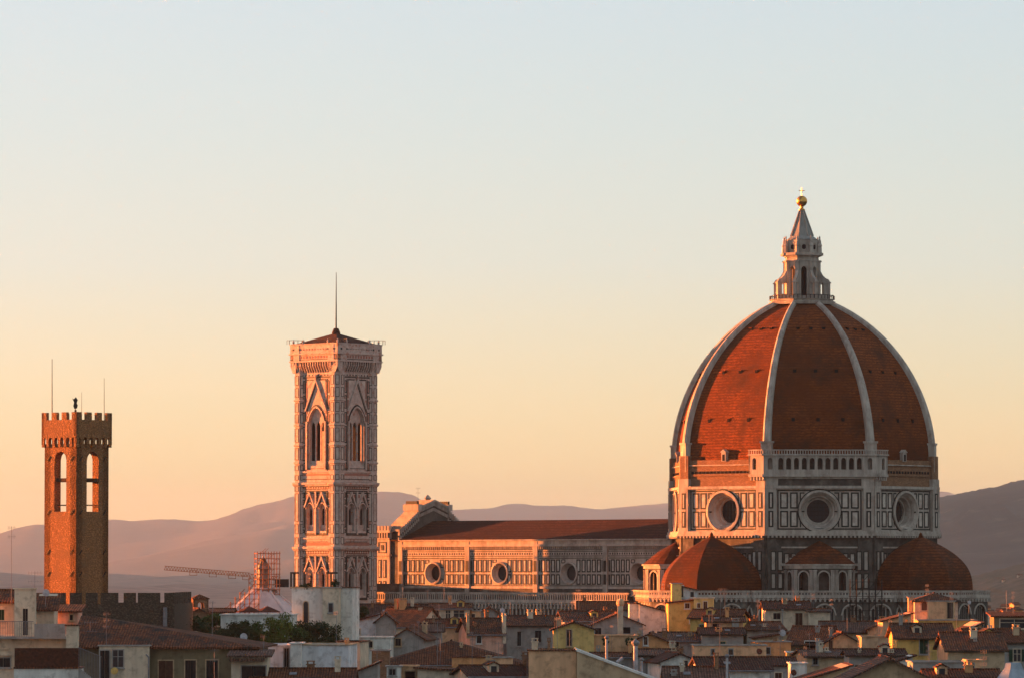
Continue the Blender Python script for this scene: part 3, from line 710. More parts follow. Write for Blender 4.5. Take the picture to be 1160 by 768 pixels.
for ang in (-90, 0, 90, 180):
    storeys = []
    # storey with one tall three-light window
    z0, z1 = levels[3], levels[4]
    mb = MB(); mb.use(face(ang, HW)); mb.k = 0
    ws, wsp, wr, ww = zt_(527), zt_(478), zt_(461) - zt_(478), 4.5
    mb.arcade(-HW, HW, z0, z1, [(0, ww, ws, wsp, wr)], 0, .95, 14)
    mb.k = 0; lancets(mb, 0, ww, ws + .4, wsp - .6, wr + .6, 3, .6)
    mb.box(-ww / 2, ww / 2, .4, .65, ws - .05, ws + 1.1)
    for t, y0 in ((.35, -.2), (.7, -.1)): mb.k = 0 if t < .5 else 1; mb.hood(0, ww, wsp, wr, t, y0, 0, 14)
    mb.k = 0; gable(mb, 0, 3.2, zt_(462) - .5, zt_(428), 0)
    mb.k = 0; mb.lathe([(.3, zt_(430)), (.2, zt_(427)), (.35, zt_(425.5)), (.05, zt_(422))], 6, 0, -.2)
    for sx in (-1, 1):
        mb.k = 0; a, b = sorted((sx * 2.5, sx * 2.9)); mb.box(a, b, -.3, .2, ws - .8, wsp + .3); 
        a, b = sorted((sx * 3.1, sx * 4.0))
        for za, zb in ((zt_(532), zt_(523)), (zt_(521), zt_(503)), (zt_(501), zt_(482)), (zt_(480), zt_(466)), (zt_(462), zt_(447)), (zt_(444), zt_(430))):
            framed(mb, a, b, za, zb)
        # spandrels
        a, b = sorted((sx * 1.1, sx * 2.9)); mb.k = 3; mb.prism([(sx * 2.6, zt_(438)), (sx * 2.6, zt_(430)), (sx * 1.0, zt_(430))], -.04, .05)
        mb.k = 1; mb.prism([(sx * 2.9, zt_(446)), (sx * 2.9, zt_(428.5)), (sx * .5, zt_(428.5)), (sx * .9, zt_(429.8)), (sx * 2.7, zt_(429.8)), (sx * 2.7, zt_(441))][::1], -.03, .05)
    for sx in (-1, 1):
        mb.k = 1; mb.box(*sorted((sx * 3.22, sx * 3.06)), -.06, .1, zt_(533), zt_(428)); mb.box(*sorted((sx * 2.5, sx * 2.36)), -.06, .1, ws - .5, wsp)
        for za, zb in ((531, 512), (510, 490), (488, 470), (468, 452), (450, 432)): mb.k = 2; mb.box(*sorted((sx * 2.95, sx * 2.62)), -.05, .1, zt_(za), zt_(zb))
    mb.k = 1
    for ya, yb in ((427, 426), (425.5, 425), (542.5, 541.7), (530.3, 529.6)): mb.box(-HW, HW, -.06, .1, zt_(ya), zt_(yb))

    for q in range(10): mb.k = 1; mb.box(-4.1 + q * .9, -3.8 + q * .9, -.06, .1, zt_(424.6), zt_(423.2))
    mb.k = 2; mb.box(-HW, HW, -.05, .1, zt_(538), zt_(536)); mb.k = 0; mb.box(-4.2, 4.2, -.3, .1, zt_(534.5), zt_(533)); 
    mb.build('upper_storey_wall', MT, camp)
    # two storeys with a pair of two-light windows each
    for (z0, z1, yb, nm) in ((levels[2], levels[3], 546, 'middle_storey_wall'), (levels[1], levels[2], 619.5, 'lower_storey_wall')):
        mb = MB(); mb.use(face(ang, HW)); mb.k = 0
        zz = lambda y: zt_(y + (yb - 546))
        hh = 6.0
        ops = [(-1.78, 2.1, zz(601), zz(576), zz(569.5) - zz(576)), (1.78, 2.1, zz(601), zz(576), zz(569.5) - zz(576))]
        mb.arcade(-HW, HW, z0, z1, ops, 0, .8, 12)
        for (cx, w, zs, zsp, rise) in ops:
            mb.k = 0; lancets(mb, cx, w, zs + 1.0, zsp - .3, rise + .3, 2, .75)
            mb.box(cx - w / 2, cx + w / 2, .6, .9, zs - .05, zs + 1.3)
            for t, y0 in ((.22, -.16), (.4, -.08)): mb.k = 0 if t < .3 else 1; mb.hood(cx, w, zsp, rise, t, y0, 0, 12)
            gable(mb, cx, 1.62, zz(574), zz(556), 0)
            for sx in (-1, 1):
                mb.k = 1; mb.prism([(cx + sx * 1.6, zz(572)), (cx + sx * 1.6, zz(557)), (cx + sx * 1.35, zz(557)), (cx + sx * .3, zz(557)), (cx + sx * .45, zz(558.5)), (cx + sx * 1.3, zz(558.5)), (cx + sx * 1.35, zz(568))], -.04, .05)
                mb.k = 2; mb.box(*sorted((cx + sx * 1.3, cx + sx * .85)), -.05, .05, zz(563), zz(559.5))
        for sx in (-1, 1):
            a, b = sorted((sx * 3.35, sx * 4.15))
            for ya, yb2 in ((603, 599), (597, 573), (571, 565), (563, 557)): framed(mb, a, b, zz(ya), zz(yb2))
        mb.k = 1; mb.frame(-3.25, 3.25, zz(606), zz(555), .24, -.1); mb.box(-3.3, 3.3, -.06, .05, zz(604.5), zz(603.3)); mb.box(-3.3, 3.3, -.06, .05, zz(553.8), zz(553)); mb.box(-3.3, 3.3, -.06, .05, zz(549.6), zz(548.8)); mb.box(-3.3, 3.3, -.06, .05, zz(613.6), zz(612.8)); mb.k = 0; mb.box(-.16, .16, -.3, .05, zz(605), zz(556))
        mb.k = 0; mb.box(-4.4, 4.4, -.25, .1, zz(610), zz(608.5)); mb.k = 2; mb.box(-HW, HW, -.05, .05, zz(617.5), zz(614)); 
        mb.k = 2; mb.box(-4.3, 4.3, -.04, .05, zz(553), zz(550))
        for q in range(12): mb.k = 3; c = -4.0 + q * .727; mb.box(c - .17, c + .17, -.07, .05, zz(552.6), zz(550.4))
        mb.build(nm, MT, camp)
    mb = MB(); mb.use(face(ang, HW)); mb.k = 0; mb.box(-HW, HW, 0, .8, 0, levels[1]); mb.k = 1; mb.frame(-4, 4, levels[1] - 6, levels[1] - 1, .2); mb.frame(-4, 4, levels[1] - 12, levels[1] - 7, .2)
    mb.build('base_wall', MT, camp)
    # string courses
    mb = MB(); mb.use(face(ang, HW)); mb.k = 0
    for y, pr in ((684, .6), (619, .75), (546, .85)):
        z = zt_(y); mb.k = 0; mb.box(-HW, HW, -pr + .35, .3, z - .75, z - .4); mb.box(-HW, HW, -pr, .3, z - .4, z + .05); mb.k = 1; mb.box(-HW, HW, -.1, .3, z - .95, z - .75)
    mb.build('string_course', MT, camp)
    # crowning gallery: corbels, frieze, pierced parapet
    g = 6.9; mb = MB(); mb.use(face(ang, g))
    zA, zB, zC, zD = zt_(421), zt_(408.5), zt_(399), zt_(388.5)
    mb.k = 0; mb.box(-g, g, 0, 1.4, zB, zC); 
    mb.k = 1; mb.box(-g + 1.1, g - 1.1, .9, .98, zA + .1, zB - .05)  # dark plates paint the shade between the consoles
    mb.add([(-g + .3, .28, zB - .75), (g - .3, .28, zB - .75), (g - 1.0, .93, zA + .1), (-g + 1.0, .93, zA + .1)], [(0, 1, 2, 3)]); mb.add([(-g + .1, .06, zB), (g - .1, .06, zB), (g - .3, .28, zB - .75), (-g + .3, .28, zB - .75)], [(0, 1, 2, 3)])
    n = 19
    for q in range(n + 1):
        x = -g + .15 + q * (2 * g - .3) / n; mb.k = 0
        mb.add([(x - .11, 0, zB), (x + .11, 0, zB), (x + .11, 1.6, zB), (x - .11, 1.6, zB), (x - .11, .75, zA), (x + .11, .75, zA), (x + .11, 1.6, zA), (x - .11, 1.6, zA), (x - .11, .0, zB - .9), (x + .11, .0, zB - .9)],
               [(0, 1, 2, 3), (0, 8, 9, 1), (8, 4, 5, 9), (4, 7, 6, 5), (0, 3, 7, 4, 8), (1, 9, 5, 6, 2)])
    mb.k = 0; mb.box(-g - .15, g + .15, -.2, .3, zB - .1, zB + .2); mb.k = 1; mb.box(-g, g, -.05, .1, zB + .35, zB + .5)
    for q in range(16): x = -g + .6 + q * (2 * g - 1.2) / 15; mb.k = 2; mb.box(x - .25, x + .25, -.05, .1, zB + .65, zC - .55)
    mb.k = 0; mb.box(-g - .2, g + .2, -.3, .4, zC - .3, zC)
    ops = [(-g + .8 + q * (2 * g - 1.6) / 15, .34, zC + .62, zC + .8, .17) for q in range(16)]
    mb.arcade(-g, g, zC, zD - .15, ops, -.05, .25, 6); mb.box(-g - .1, g + .1, -.15, .35, zD - .15, zD + .05)
    mb.build('crowning_gallery', MT, camp)
zin = zt_(421)
mb = MB(); mb.k = 0; mb.add([(x, y, zin) for x, y in ((-6.2, -6.2), (6.2, -6.2), (6.2, 6.2), (-6.2, 6.2))], [(0, 1, 2, 3)]); mb.box(-6.2, 6.2, -6.2, 6.2, levels[3] - .3, levels[3] + .1); 
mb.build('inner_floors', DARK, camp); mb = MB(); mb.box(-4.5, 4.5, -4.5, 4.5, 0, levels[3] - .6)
mb.build('dark_infill', DARK, camp)  # added dark infill, keeps sunlit interior out of the storey windows
for sx in (-1, 1):
    for sy in (-1, 1):
        mb = MB(); mb.box(*sorted((sx * 2.3, sx * 5.0)), *sorted((sy * 2.3, sy * 5.0)), levels[3] + .1, zin - .1); mb.build('dark_block', DARK, camp)  # added dark blocks, shut off sky light through the outer window lights
mb = MB(); mb.box(-4.9, 4.9, -.2, .2, zt_(470), zt_(468)); mb.box(-.2, .2, -4.9, 4.9, zt_(468), zt_(466)); mb.lathe([(1.2, zt_(487)), (1.0, zt_(484)), (.75, zt_(477)), (.2, zt_(474)), (.1, zt_(470))], 16, 0, -2.8)
mb.build('bell_frame', BARK, camp)
for (sx, sy) in ((-1, -1), (1, -1), (1, 1), (-1, 1)):
    BC = 5.1
    mb = MB(); mb.M = Matrix.Translation((sx * BC, sy * BC, 0)); mb.k = 0
    rb = 1.66; ztop = zt_(420)
    mb.lathe([(rb, 0), (rb, ztop)], 8, a0=R(22.5))
    for y in (684, 619, 546): z = zt_(y); mb.lathe([(rb + .2, z - .8), (rb + .55, z - .4), (rb + .6, z + .05), (rb, z + .1)], 8, a0=R(22.5))
    for y in (523, 503, 480, 452): z = zt_(y); mb.lathe([(rb + .02, z - .3), (rb + .25, z - .2), (rb + .25, z + .1), (rb + .02, z + .15)], 8, a0=R(22.5))
    base = Matrix.Translation((sx * BC, sy * BC, 0)); apb = rb * math.cos(R(22.5))
    for j in range(8):
        mb.use(base @ face(45 * j, apb))
        for ya, yb in ((421 + 14, 424), (449, 438), (466, 455), (478, 468), (500, 484), (520, 506), (532, 526), (543, 537), (556, 549), (590, 558), (604, 593), (616, 608), (630, 622), (664, 632), (678, 668)):
            framed(mb, -.42, .42, zt_(ya), zt_(yb), (1, 3), w=.1)
    g = 6.9; mb.use(Matrix.Translation((sx * 5.0, sy * 5.0, 0))); mb.k = 0
    zA, zB, zC, zD = zt_(421), zt_(408.5), zt_(399), zt_(388.5)
    mb.lathe([(1.5, zA - .1), (1.5, zA), (1.6, zA + .9), (1.75, zB - .1), (2.2, zB), (2.2, zC), (2.35, zC), (2.35, zC + .15), (2.2, zC + .15), (2.2, zD + .1)], 8, a0=R(22.5))
    for j in range(16):
        a = 2 * math.pi * j / 16; mb.k = 1; c, s_ = math.cos(a), math.sin(a)
        mb.k = 0; mb.tube((1.45 * c, 1.45 * s_, zA + .1), (2.1 * c, 2.1 * s_, zB - .1), .13, 4)
        mb.k = 1; mb.box(2.1 * c - .14, 2.1 * c + .14, 2.1 * s_ - .14, 2.1 * s_ + .14, zC + .6, zC + 1.0) if j % 2 else None
    for j in range(4):
        a = R(45 + 90 * j); x, y = 2.0 * math.cos(a), 2.0 * math.sin(a); mb.k = 0; mb.lathe([(.18, zD), (.25, zD + .5), (.02, zD + 1.0)], 6, x, y)
    mb.build('corner_buttress', MT, camp)
zD = zt_(388.5); zR = zf(377, bt_y)
mb = MB(); e = 6.9; mb.rings([[(-e, -e, zD - .2), (e, -e, zD - .2), (e, e, zD - .2), (-e, e, zD - .2)], [(-.7, -.7, zR - .3), (.7, -.7, zR - .3), (.7, .7, zR - .3), (-.7, .7, zR - .3)]])
mb.lathe([(.95, zR - .5), (.9, zR), (.55, zR + .9), (.2, zR + 1.0)], 8)
rf = mb.build('pyramid_roof', ROOFD, camp)
mb = MB(); mb.tube((0, 0, zR + .8), (0, 0, zf(309, bt_y)), .17, 8, .06); mb.build('pole', IRON, rf)
mb = MB()
for (sx, sy) in ((-1, -1), (1, -1), (1, 1), (-1, 1)):
    for j in range(12):
        a = 2 * math.pi * j / 12; x, y = sx * 6.1 + 1.9 * math.cos(a), sy * 6.1 + 1.9 * math.sin(a); mb.tube((x, y, zD), (x, y, zD + .9), .035, 4)
        a2 = 2 * math.pi * (j + 1) / 12; mb.tube((x, y, zD + .9), (sx * 6.1 + 1.9 * math.cos(a2), sy * 6.1 + 1.9 * math.sin(a2), zD + .9), .03, 4)
mb.build('guard_rail', IRON, camp)

# ------------------------------------------------------------------ battlemented stone tower
dB = 655.0; xb = at(86.5, 600, dB).x; HB = 3.02
tw = empty('stone_tower', 'square battlemented rubble stone tower with tall open arches and thin rods', 'tower', (xb, dB, 0), CROT + 0.5)
MS = [STONE, DARK, WHITE]
def zb_(y): return zf(y, dB - 3.5)
zo0, zo1 = zb_(579), zb_(511)
zbt = zb_(502); zpar = zb_(489)
for ang in (-90, 0, 90, 180):
    mb = MB(); mb.use(face(ang, HB)); mb.k = 0
    mb.arcade(-HB, HB, 0, zbt, [(0, 2.25, zo0, zo1 - 1.1, 1.12)], 0, 1.15, 14)
    mb.build('tower_wall', MS, tw)
mb = MB()
for ang in (-90, 0, 90, 180):
    mb.use(face(ang, HB)); mb.box(-1.12, 1.12, .3, .75, zb_(545), zb_(541)); mb.box(-1.12, 1.12, .5, .55, zb_(572), zb_(571)) 
mb.build('cross_beams', BARK, tw)
for ang in (-90, 0, 90, 180):
    for y in (519, 580, 625, 650):
        for sx in (-1, 1):
            z = zb_(y); x = sx * 2.2
            mb = MB(); mb.use(face(ang, HB)); mb.tube((x - .25, -.08, z - .3), (x + .25, -.08, z + .3), .06, 4); mb.build('wall_anchor', IRON, tw)
pass
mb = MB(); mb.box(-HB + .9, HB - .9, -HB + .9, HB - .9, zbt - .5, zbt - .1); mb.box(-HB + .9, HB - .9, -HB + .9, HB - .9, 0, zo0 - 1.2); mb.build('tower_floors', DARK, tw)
g = HB + .30
for ang in (-90, 0, 90, 180):
    mb = MB(); mb.use(face(ang, g)); mb.k = 0
    n = 6; p = 2 * g / n
    mb.arcade(-g, g, zbt - .1, zb_(489), [(-g + p * (q + .5), p * .6, zbt - .1, zbt + .5, p * .3) for q in range(n)], 0, .5, 8)
    mb.k = 0; mb.box(-g, g, 0, .45, zb_(489), zb_(475)); 
    for q in range(n + 1): x = -g + p * q; mb.box(max(-g, x - p * .2), min(g, x + p * .2), .05, .55, zbt - .45, zbt - .1)
    for q in range(4):
        c = -g + .45 + q * (2 * g - .9) / 3; hw = .47; mb.box(max(-g, c - hw), min(g, c + hw), 0, .45, zb_(475), zb_(466.5))
    mb.build('battlement', MS, tw)
mb = MB(); mb.box(-g + .4, g - .4, -g + .4, g - .4, zb_(491), zb_(489)); mb.build('tower_roof', DSTONE, tw)
def rod(px, y0, y1, dz, parent, r=.05):
    p = parent.matrix_basis.inverted() @ at(px, y0, dz); q = parent.matrix_basis.inverted() @ at(px, y1, dz)
    mb = MB(); mb.tube(p, q, r, 6, r * .5); return mb.build('lightning_rod', IRON, parent)
rod(59, 480, 406.5, dB, tw, .075); rod(118, 480, 428, dB + .5, tw, .05); rod(92.5, 480, 444, dB, tw, .035)
mb = MB(); p = tw.matrix_basis.inverted() @ at(85.5, 478, dB)
T = Matrix.Translation((p.x, p.y, 0)) @ Matrix.Rotation(R(41), 4, 'Z'); mb.use(T)
mb.tube((0, 0, zb_(478)), (0, 0, zb_(449)), .05, 6)
zz0 = zb_(462)
mb.prism([(-.15, zz0), (.2, zz0 + .1), (.3, zz0 + .5), (.15, zz0 + .8), (.3, zz0 + 1.2), (.05, zz0 + 1.6), (-.25, zz0 + 1.3), (-.45, zz0 + 1.45), (-.2, zz0 + .9), (-.3, zz0 + .4)], -.05, .05)
mb.lathe([(.02, zz0 - .45), (.2, zz0 - .25), (.02, zz0 - .05)], 8)
mb.build('weather_vane', IRON, tw)

# battlemented palace below the tower
pal = empty('battlemented_palace', 'dark rubble stone palace with square battlements at the foot of the tower', 'palace', (0, 0, 0), 0)
dp = 640.0; xL, xR = at(48, 690, dp).x, at(197.5, 690, dp).x; zt0, zt1 = zf(684, dp), zf(671, dp)
mb = MB(); mb.k = 0; mb.box(xL, xR, dp, dp + .9, 0, zt0); mb.box(xR - .9, xR, dp + .9, dp + 36, 0, zt0); mb.box(xL, xL + .9, dp + .9, dp + 36, 0, zt0); mb.box(xL, xR, dp + 36, dp + 36.9, 0, zt0)
mb.build('palace_wall', DSTONE, pal)
mb = MB()
for a, b in ((48, 57), (61, 74), (79, 92), (97, 110), (114, 133.5), (140, 153.5), (156, 181), (186, 197.5)):
    mb = MB(); mb.box(at(a, 690, dp).x, at(b, 690, dp).x, dp, dp + .9, zt0, zt1); mb.build('merlon', DSTONE, pal)
for q in range(9): mb = MB(); mb.box(xR - .9, xR, dp + 2.5 + q * 3.7, dp + 4.3 + q * 3.7, zt0, zt1); mb.build('merlon', DSTONE, pal)
mb = MB(); mb.box(xL + .9, xR - .9, dp + .9, dp + 36, zt0 - 2.2, zt0 - 2.0); mb.build('palace_roof', ROOF, pal)
mb = MB(); p = at(187, 690, dp - .3); mb.tube((p.x, p.y, zf(709, dp)), (p.x, p.y, zf(687.5, dp)), .28, 10); mb.build('vent_pipe', METAL, pal)

# ------------------------------------------------------------------ baptistery roof under repair
dQ = 1098.0; qx = at(298, 690, dQ).x
bp = empty('baptistery', 'octagonal baptistery with a pale ribbed pyramid roof under repair', 'baptistery', (qx, dQ, 0), CROT + 12)
za, zb2 = zf(665.5, dQ), 21.5
mb = MB(); mb.lathe([(14.6, zb2), (1.9, za)], 8, a0=R(22.5)); mb.build('pyramid_roof', BAPT, bp)
mb = MB()
for i in range(8):
    a = R(22.5 + 45 * i); mb.tube((14.65 * math.cos(a), 14.65 * math.sin(a), zb2), (1.95 * math.cos(a), 1.95 * math.sin(a), za), .28, 5)
mb.build('roof_ridges', BAPT, bp)
mb = MB(); mb.lathe([(13.6, 0), (13.6, zb2)], 8, a0=R(22.5)); mb.build('octagon_wall', [WHITE], bp)
mb = MB(); mb.lathe([(1.5, za - .5), (1.5, za + 4.2), (1.9, za + 4.3), (.1, za + 7.0)], 8); mb.build('lantern', SLATE, bp)
def scaffold(name, label, loc, w, dd, z0, z1, rz, bay=1.3, lift=1.1, mt=RUST, r=.1, group=None, slope=None):
    o = empty(name, label, 'scaffold', loc, rz, group)
    nx = max(1, round(w / bay)); ny = max(1, round(dd / bay)); nz = max(1, round((z1 - z0) / lift)); mb = MB(); ml = MB(); mp = MB()
    def top(i): return nz if slope is None else max(1, round(nz * slope(i / nx)))
    for i in range(nx + 1):
        for j in (0, ny):
            x = -w / 2 + w * i / nx; y = -dd / 2 + dd * j / ny; mb.tube((x, y, z0), (x, y, z0 + lift * (top(i) + .4)), r, 5)
    for k in range(nz + 1):
        z = z0 + lift * k
        for i in range(nx):
            if k > min(top(i), top(i + 1)): continue
            xa, xb_ = -w / 2 + w * i / nx, -w / 2 + w * (i + 1) / nx
            for y in (-dd / 2, dd / 2):
                ml.tube((xa - .2, y, z), (xb_ + .2, y, z), r * .9, 5)
                if (i + k) % 3 == 0: ml.tube((xa, y, z), (xb_, y, z + lift), r * .6, 4)
            ml.tube((xa, -dd / 2, z), (xa, dd / 2, z), r * .9, 5)
            if k % 2 == 1: mp.box(xa, xb_, -dd / 2, dd / 2, z - .05, z + .03)
    mb.build('upright_poles', mt, o); ml.build('ledgers', mt, o)
    if mp.V: mp.build('walk_boards', BARK, o)
    return o
p = at(302.5, 690, dQ)
scaffold('scaffold', 'rusty orange scaffold cage around the lantern on the pale pyramid roof', (p.x, dQ, 0), 5.0, 5.0, za - 1.5, zf(628, dQ), 10, 1.25, 1.15)
p = at(271, 690, dQ - 12)
scaffold('scaffold', 'stepped rusty scaffold stair rising beside the pale pyramid roof', (p.x, dQ - 9, 0), 8.4, 2.0, zf(700, dQ), zf(653, dQ), 0, 1.05, 1.1, r=.07, slope=lambda t: .12 + .9 * t)
# tower crane behind
dK = 1150.0
cr_ = empty('tower_crane', 'tower crane with a long lattice jib reaching over the pale roof', 'crane', (at(282, 690, dK).x, dK, 0), 0)
def lattice(p, q, w, n, mb, r=.1):
    p = Vector(p); q = Vector(q); d = (q - p); u = Vector((0, 0, 1)) if abs(d.normalized().z) < .7 else Vector((1, 0, 0)); v = d.cross(u).normalized()
    u = v.cross(d).normalized()
    for s, t in ((-1, 0), (1, 0), (0, 1)) if w > 0 else (): mb.tube(p + v * s * w / 2 + u * t * w, q + v * s * w / 2 + u * t * w, r, 4)
    for i in range(n):
        a = p + d * i / n; b = p + d * (i + .5) / n; c = p + d * (i + 1) / n
        for s in (-1, 1): mb.tube(a + v * s * w / 2, b + u * w, r * .7, 4); mb.tube(b + u * w, c + v * s * w / 2, r * .7, 4)
mb = MB(); ox = cr_.location.x; lp = lambda px, py: (at(px, py, dK).x - ox, 0, at(px, py, dK).z)
lattice(lp(283, 653), lp(186, 645), .9, 30, mb); lattice(lp(283, 654), lp(318, 657.5), .9, 9, mb); mb.build('jib', RUST, cr_)
mb = MB(); lattice((lp(282, 653)[0], 0, 0), lp(282, 654), 1.2, 28, mb); mb.build('mast', RUST, cr_)
mb = MB()
for px in (219, 241, 263, 279): mb = MB(); a = lp(px, 648 + (px - 219) * .085); mb.frame(a[0] - .9, a[0] + .9, a[2] - .7, a[2] + .5, .12); mb.build('jib_board', RUST, cr_)
mb = MB(); a = lp(319.5, 657.5); mb.box(a[0] - 1.6, a[0] + 1.6, -.9, .9, a[2] - 1.5, a[2] + .4); mb.build('counterweight', IRON, cr_)
# ------------------------------------------------------------------ ground, hills, haze
def sheet(name, x0, x1, y0, y1, z, m):
    mb = MB(); mb.add([(x0, y0, z), (x1, y0, z), (x1, y1, z), (x0, y1, z)], [(0, 1, 2, 3)]); return struct(mb.build(name, m))
sheet('ground', -3000, 3000, 0, 4000, 0, GROUND)
from mathutils import noise as mnoise
def interp(pts, x):
    if x <= pts[0][0]: return pts[0][1]
    for (a, b), (c, d) in zip(pts, pts[1:]):
        if x <= c:
            t = (x - a) / (c - a); t = t * t * (3 - 2 * t) * .5 + t * .5; return b + (d - b) * t
    return pts[-1][1]
def hills(name, pts, d, depth, m, seed, rough=1.0, step=4, bumps=0.0, shape=1.0):
    """a range whose crest stands d metres away; slopes run down to the plain on both sides"""
    x0, x1 = pts[0][0], pts[-1][0]; nx = int((x1 - x0) / step); ny = 26; vs = []; fs = []
    for i in range(nx + 1):
        px = x0 + (x1 - x0) * i / nx; yy = interp(pts, px)
        h = max(2, HC + (647 - yy) / F_PX * d); X = (px - 580) / F_PX * d
        for j in range(ny + 1):
            t = -1 + 2 * j / ny                       # -1 front foot, 0 crest, 1 back foot
            Y = d + t * depth
            p = Vector((X / d * 26 + seed * 9.1, Y / d * 26, seed))
            n = mnoise.fractal(p * .8, 1.0, 2.0, 5)
            prof = (1 - abs(t) ** 1.3)
            hh = h * prof * (1 + rough * n * .38 * min(1, abs(t) * 3)) + h * .012 * mnoise.fractal(p * 9, .8, 2.0, 4) * rough
            if bumps and abs(t) < .5: hh += bumps * abs(mnoise.noise(Vector((X * .06, Y * .01, seed))))
            vs.append((X, Y, hh if abs(t) < .999 else -5))
    for i in range(nx):
        for j in range(ny): a = i * (ny + 1) + j; fs.append((a, a + 1, a + ny + 2, a + ny + 1))
    mb = MB(); mb.add(vs, fs); return struct(mb.build(name, m, smooth=True))
hills('far_mountains', [(-190, 615), (-100, 610), (100, 602), (300, 592), (400, 566), (440, 560), (470, 572), (500, 578.5), (530, 576.5), (555, 575), (578, 571), (592, 570), (606, 572.5), (625, 572), (645, 572.5), (668, 576), (684, 576.5), (700, 574.5), (715, 573.5), (735, 571), (757, 569.5), (850, 560), (930, 557), (1000, 555), (1055, 555), (1072, 557.5), (1086, 561), (1110, 575), (1200, 600), (1300, 610)], 44000, 6000, WOODED, 3)
hills('mountains', [(-190, 650), (-130, 622), (0, 608), (25, 603), (50, 598), (85, 592), (122, 588.5), (150, 590), (175, 588), (200, 588), (225, 590), (240, 589), (262, 583), (280, 576), (300, 571), (318, 566), (335, 561.5), (360, 558), (430, 557), (452, 557), (468, 560), (480, 568), (493, 575), (520, 587), (600, 604), (700, 622), (900, 640)], 38000, 6000, WOODED, 5)
hills('hills', [(-190, 660), (-100, 655), (60, 652), (124, 644), (150, 637), (183, 626), (220, 618), (262, 608), (300, 600), (331, 593), (380, 588), (430, 586), (520, 600), (620, 622), (900, 642)], 33000, 6000, WOODED, 8)
hills('foothills', [(-190, 676), (-100, 672), (60, 668), (150, 662), (215, 655), (260, 650), (300, 640), (331, 634), (400, 626), (450, 628), (560, 645), (760, 655), (900, 660)], 27000, 6000, WOODED, 11)
hills('low_hills', [(-190, 640), (-60, 644), (60, 652), (120, 649), (170, 655), (230, 650), (290, 657), (330, 652), (420, 655), (560, 652), (760, 650), (1000, 646)], 15000, 3500, DRY, 23)
hills('valley_rise', [(-190, 660), (-60, 668), (60, 662), (140, 667), (200, 661), (270, 668), (340, 664), (430, 667), (560, 664), (760, 664), (1000, 664)], 8500, 2200, DRY, 29)
hills('right_hills', [(760, 650), (900, 618), (980, 590), (1030, 573), (1065, 563), (1088, 559), (1104, 555.5), (1125, 552), (1142, 548), (1160, 544), (1220, 528), (1300, 512), (1450, 495)], 12500, 4500, WOODED, 14, bumps=6.0)
hills('near_slope', [(980, 700), (1060, 684), (1100, 669), (1115, 664), (1132, 661), (1150, 655), (1160, 651), (1250, 630), (1500, 600)], 5500, 1900, WOODN, 17, bumps=5.0)
# unseen hill added towards the sun so its shadow covers the lower town
sd = Vector((sv.x, sv.y, 0)).normalized(); nd = Vector((-sd.y, sd.x, 0))
SHADE_D, SHADE_H = 520.0, 49.0
mb = MB(); c0 = Vector((0, 1040, 0)) + sd * SHADE_D; rg = []
vs = []; fs = []; nx = 120
for i in range(nx + 1):
    u = -430 + 1100 * i / nx
    for j in range(9):
        t = -1 + j / 4.0; q_ = min(1, max(0, (u - 60) / 140)); h = (SHADE_H + 7 * q_ * q_ * (3 - 2 * q_)) * (1 - abs(t) ** 1.5) 
        if j == 4: h += 1.6 * mnoise.noise(Vector((u * .02, 3, 1))) + 1.6 * mnoise.noise(Vector((u * .09, 7, 1)))
        p = c0 + nd * u + sd * t * 110; vs.append((p.x, p.y, h if 0 < j < 8 else -1))
for i in range(nx):
    for j in range(8): a = i * 9 + j; fs.append((a, a + 1, a + 10, a + 9))
mb.add(vs, fs); struct(mb.build('shade_hill', WOODN))

# unseen range added to keep the far slopes out of the low sun
vs = []; fs = []
for i in range(61):
    t = i / 60; X0 = -1300 - 1700 * t; Y0 = 5200 + 13000 * t
    for j in range(9):
        u = -1 + j / 4; h = (170 + 330 * min(1, t * 2.2) + 20 * mnoise.noise(Vector((i * .3, 2, 5)))) * (1 - abs(u) ** 1.4)
        vs.append((X0 + u * 420, Y0, max(-1, h - 1) if 0 < j < 8 else -1))
for i in range(60):
    for j in range(8): a = i * 9 + j; fs.append((a, a + 1, a + 10, a + 9))
mb = MB(); mb.add(vs, fs); struct(mb.build('shade_range', WOODED))
HAZE = bpy.data.materials.new('haze_air'); HAZE.use_nodes = True; hn = HAZE.node_tree
hn.nodes.remove(hn.nodes['Principled BSDF'])
pv = hn.nodes.new('ShaderNodeVolumePrincipled'); pv.inputs['Color'].default_value = (1.0, .98, .97, 1); pv.inputs['Density'].default_value = 2.4e-5
pv.inputs['Anisotropy'].default_value = .87
hn.links.new(pv.outputs[0], hn.nodes['Material Output'].inputs['Volume'])
mb = MB(); mb.box(-6600, 6600, -400, 51000, -1.0, 800); hz = mb.build('haze', HAZE); hz['kind'] = 'stuff'
# clip the ground sheet to the air so that nothing sticks through the haze box
bpy.data.objects.remove(bpy.data.objects['ground'])
sheet('ground', -6550, 6550, -390, 50900, 0, GROUND)
sheet('fields', -6400, 6400, 2400, 50800, .05, FIELDS)
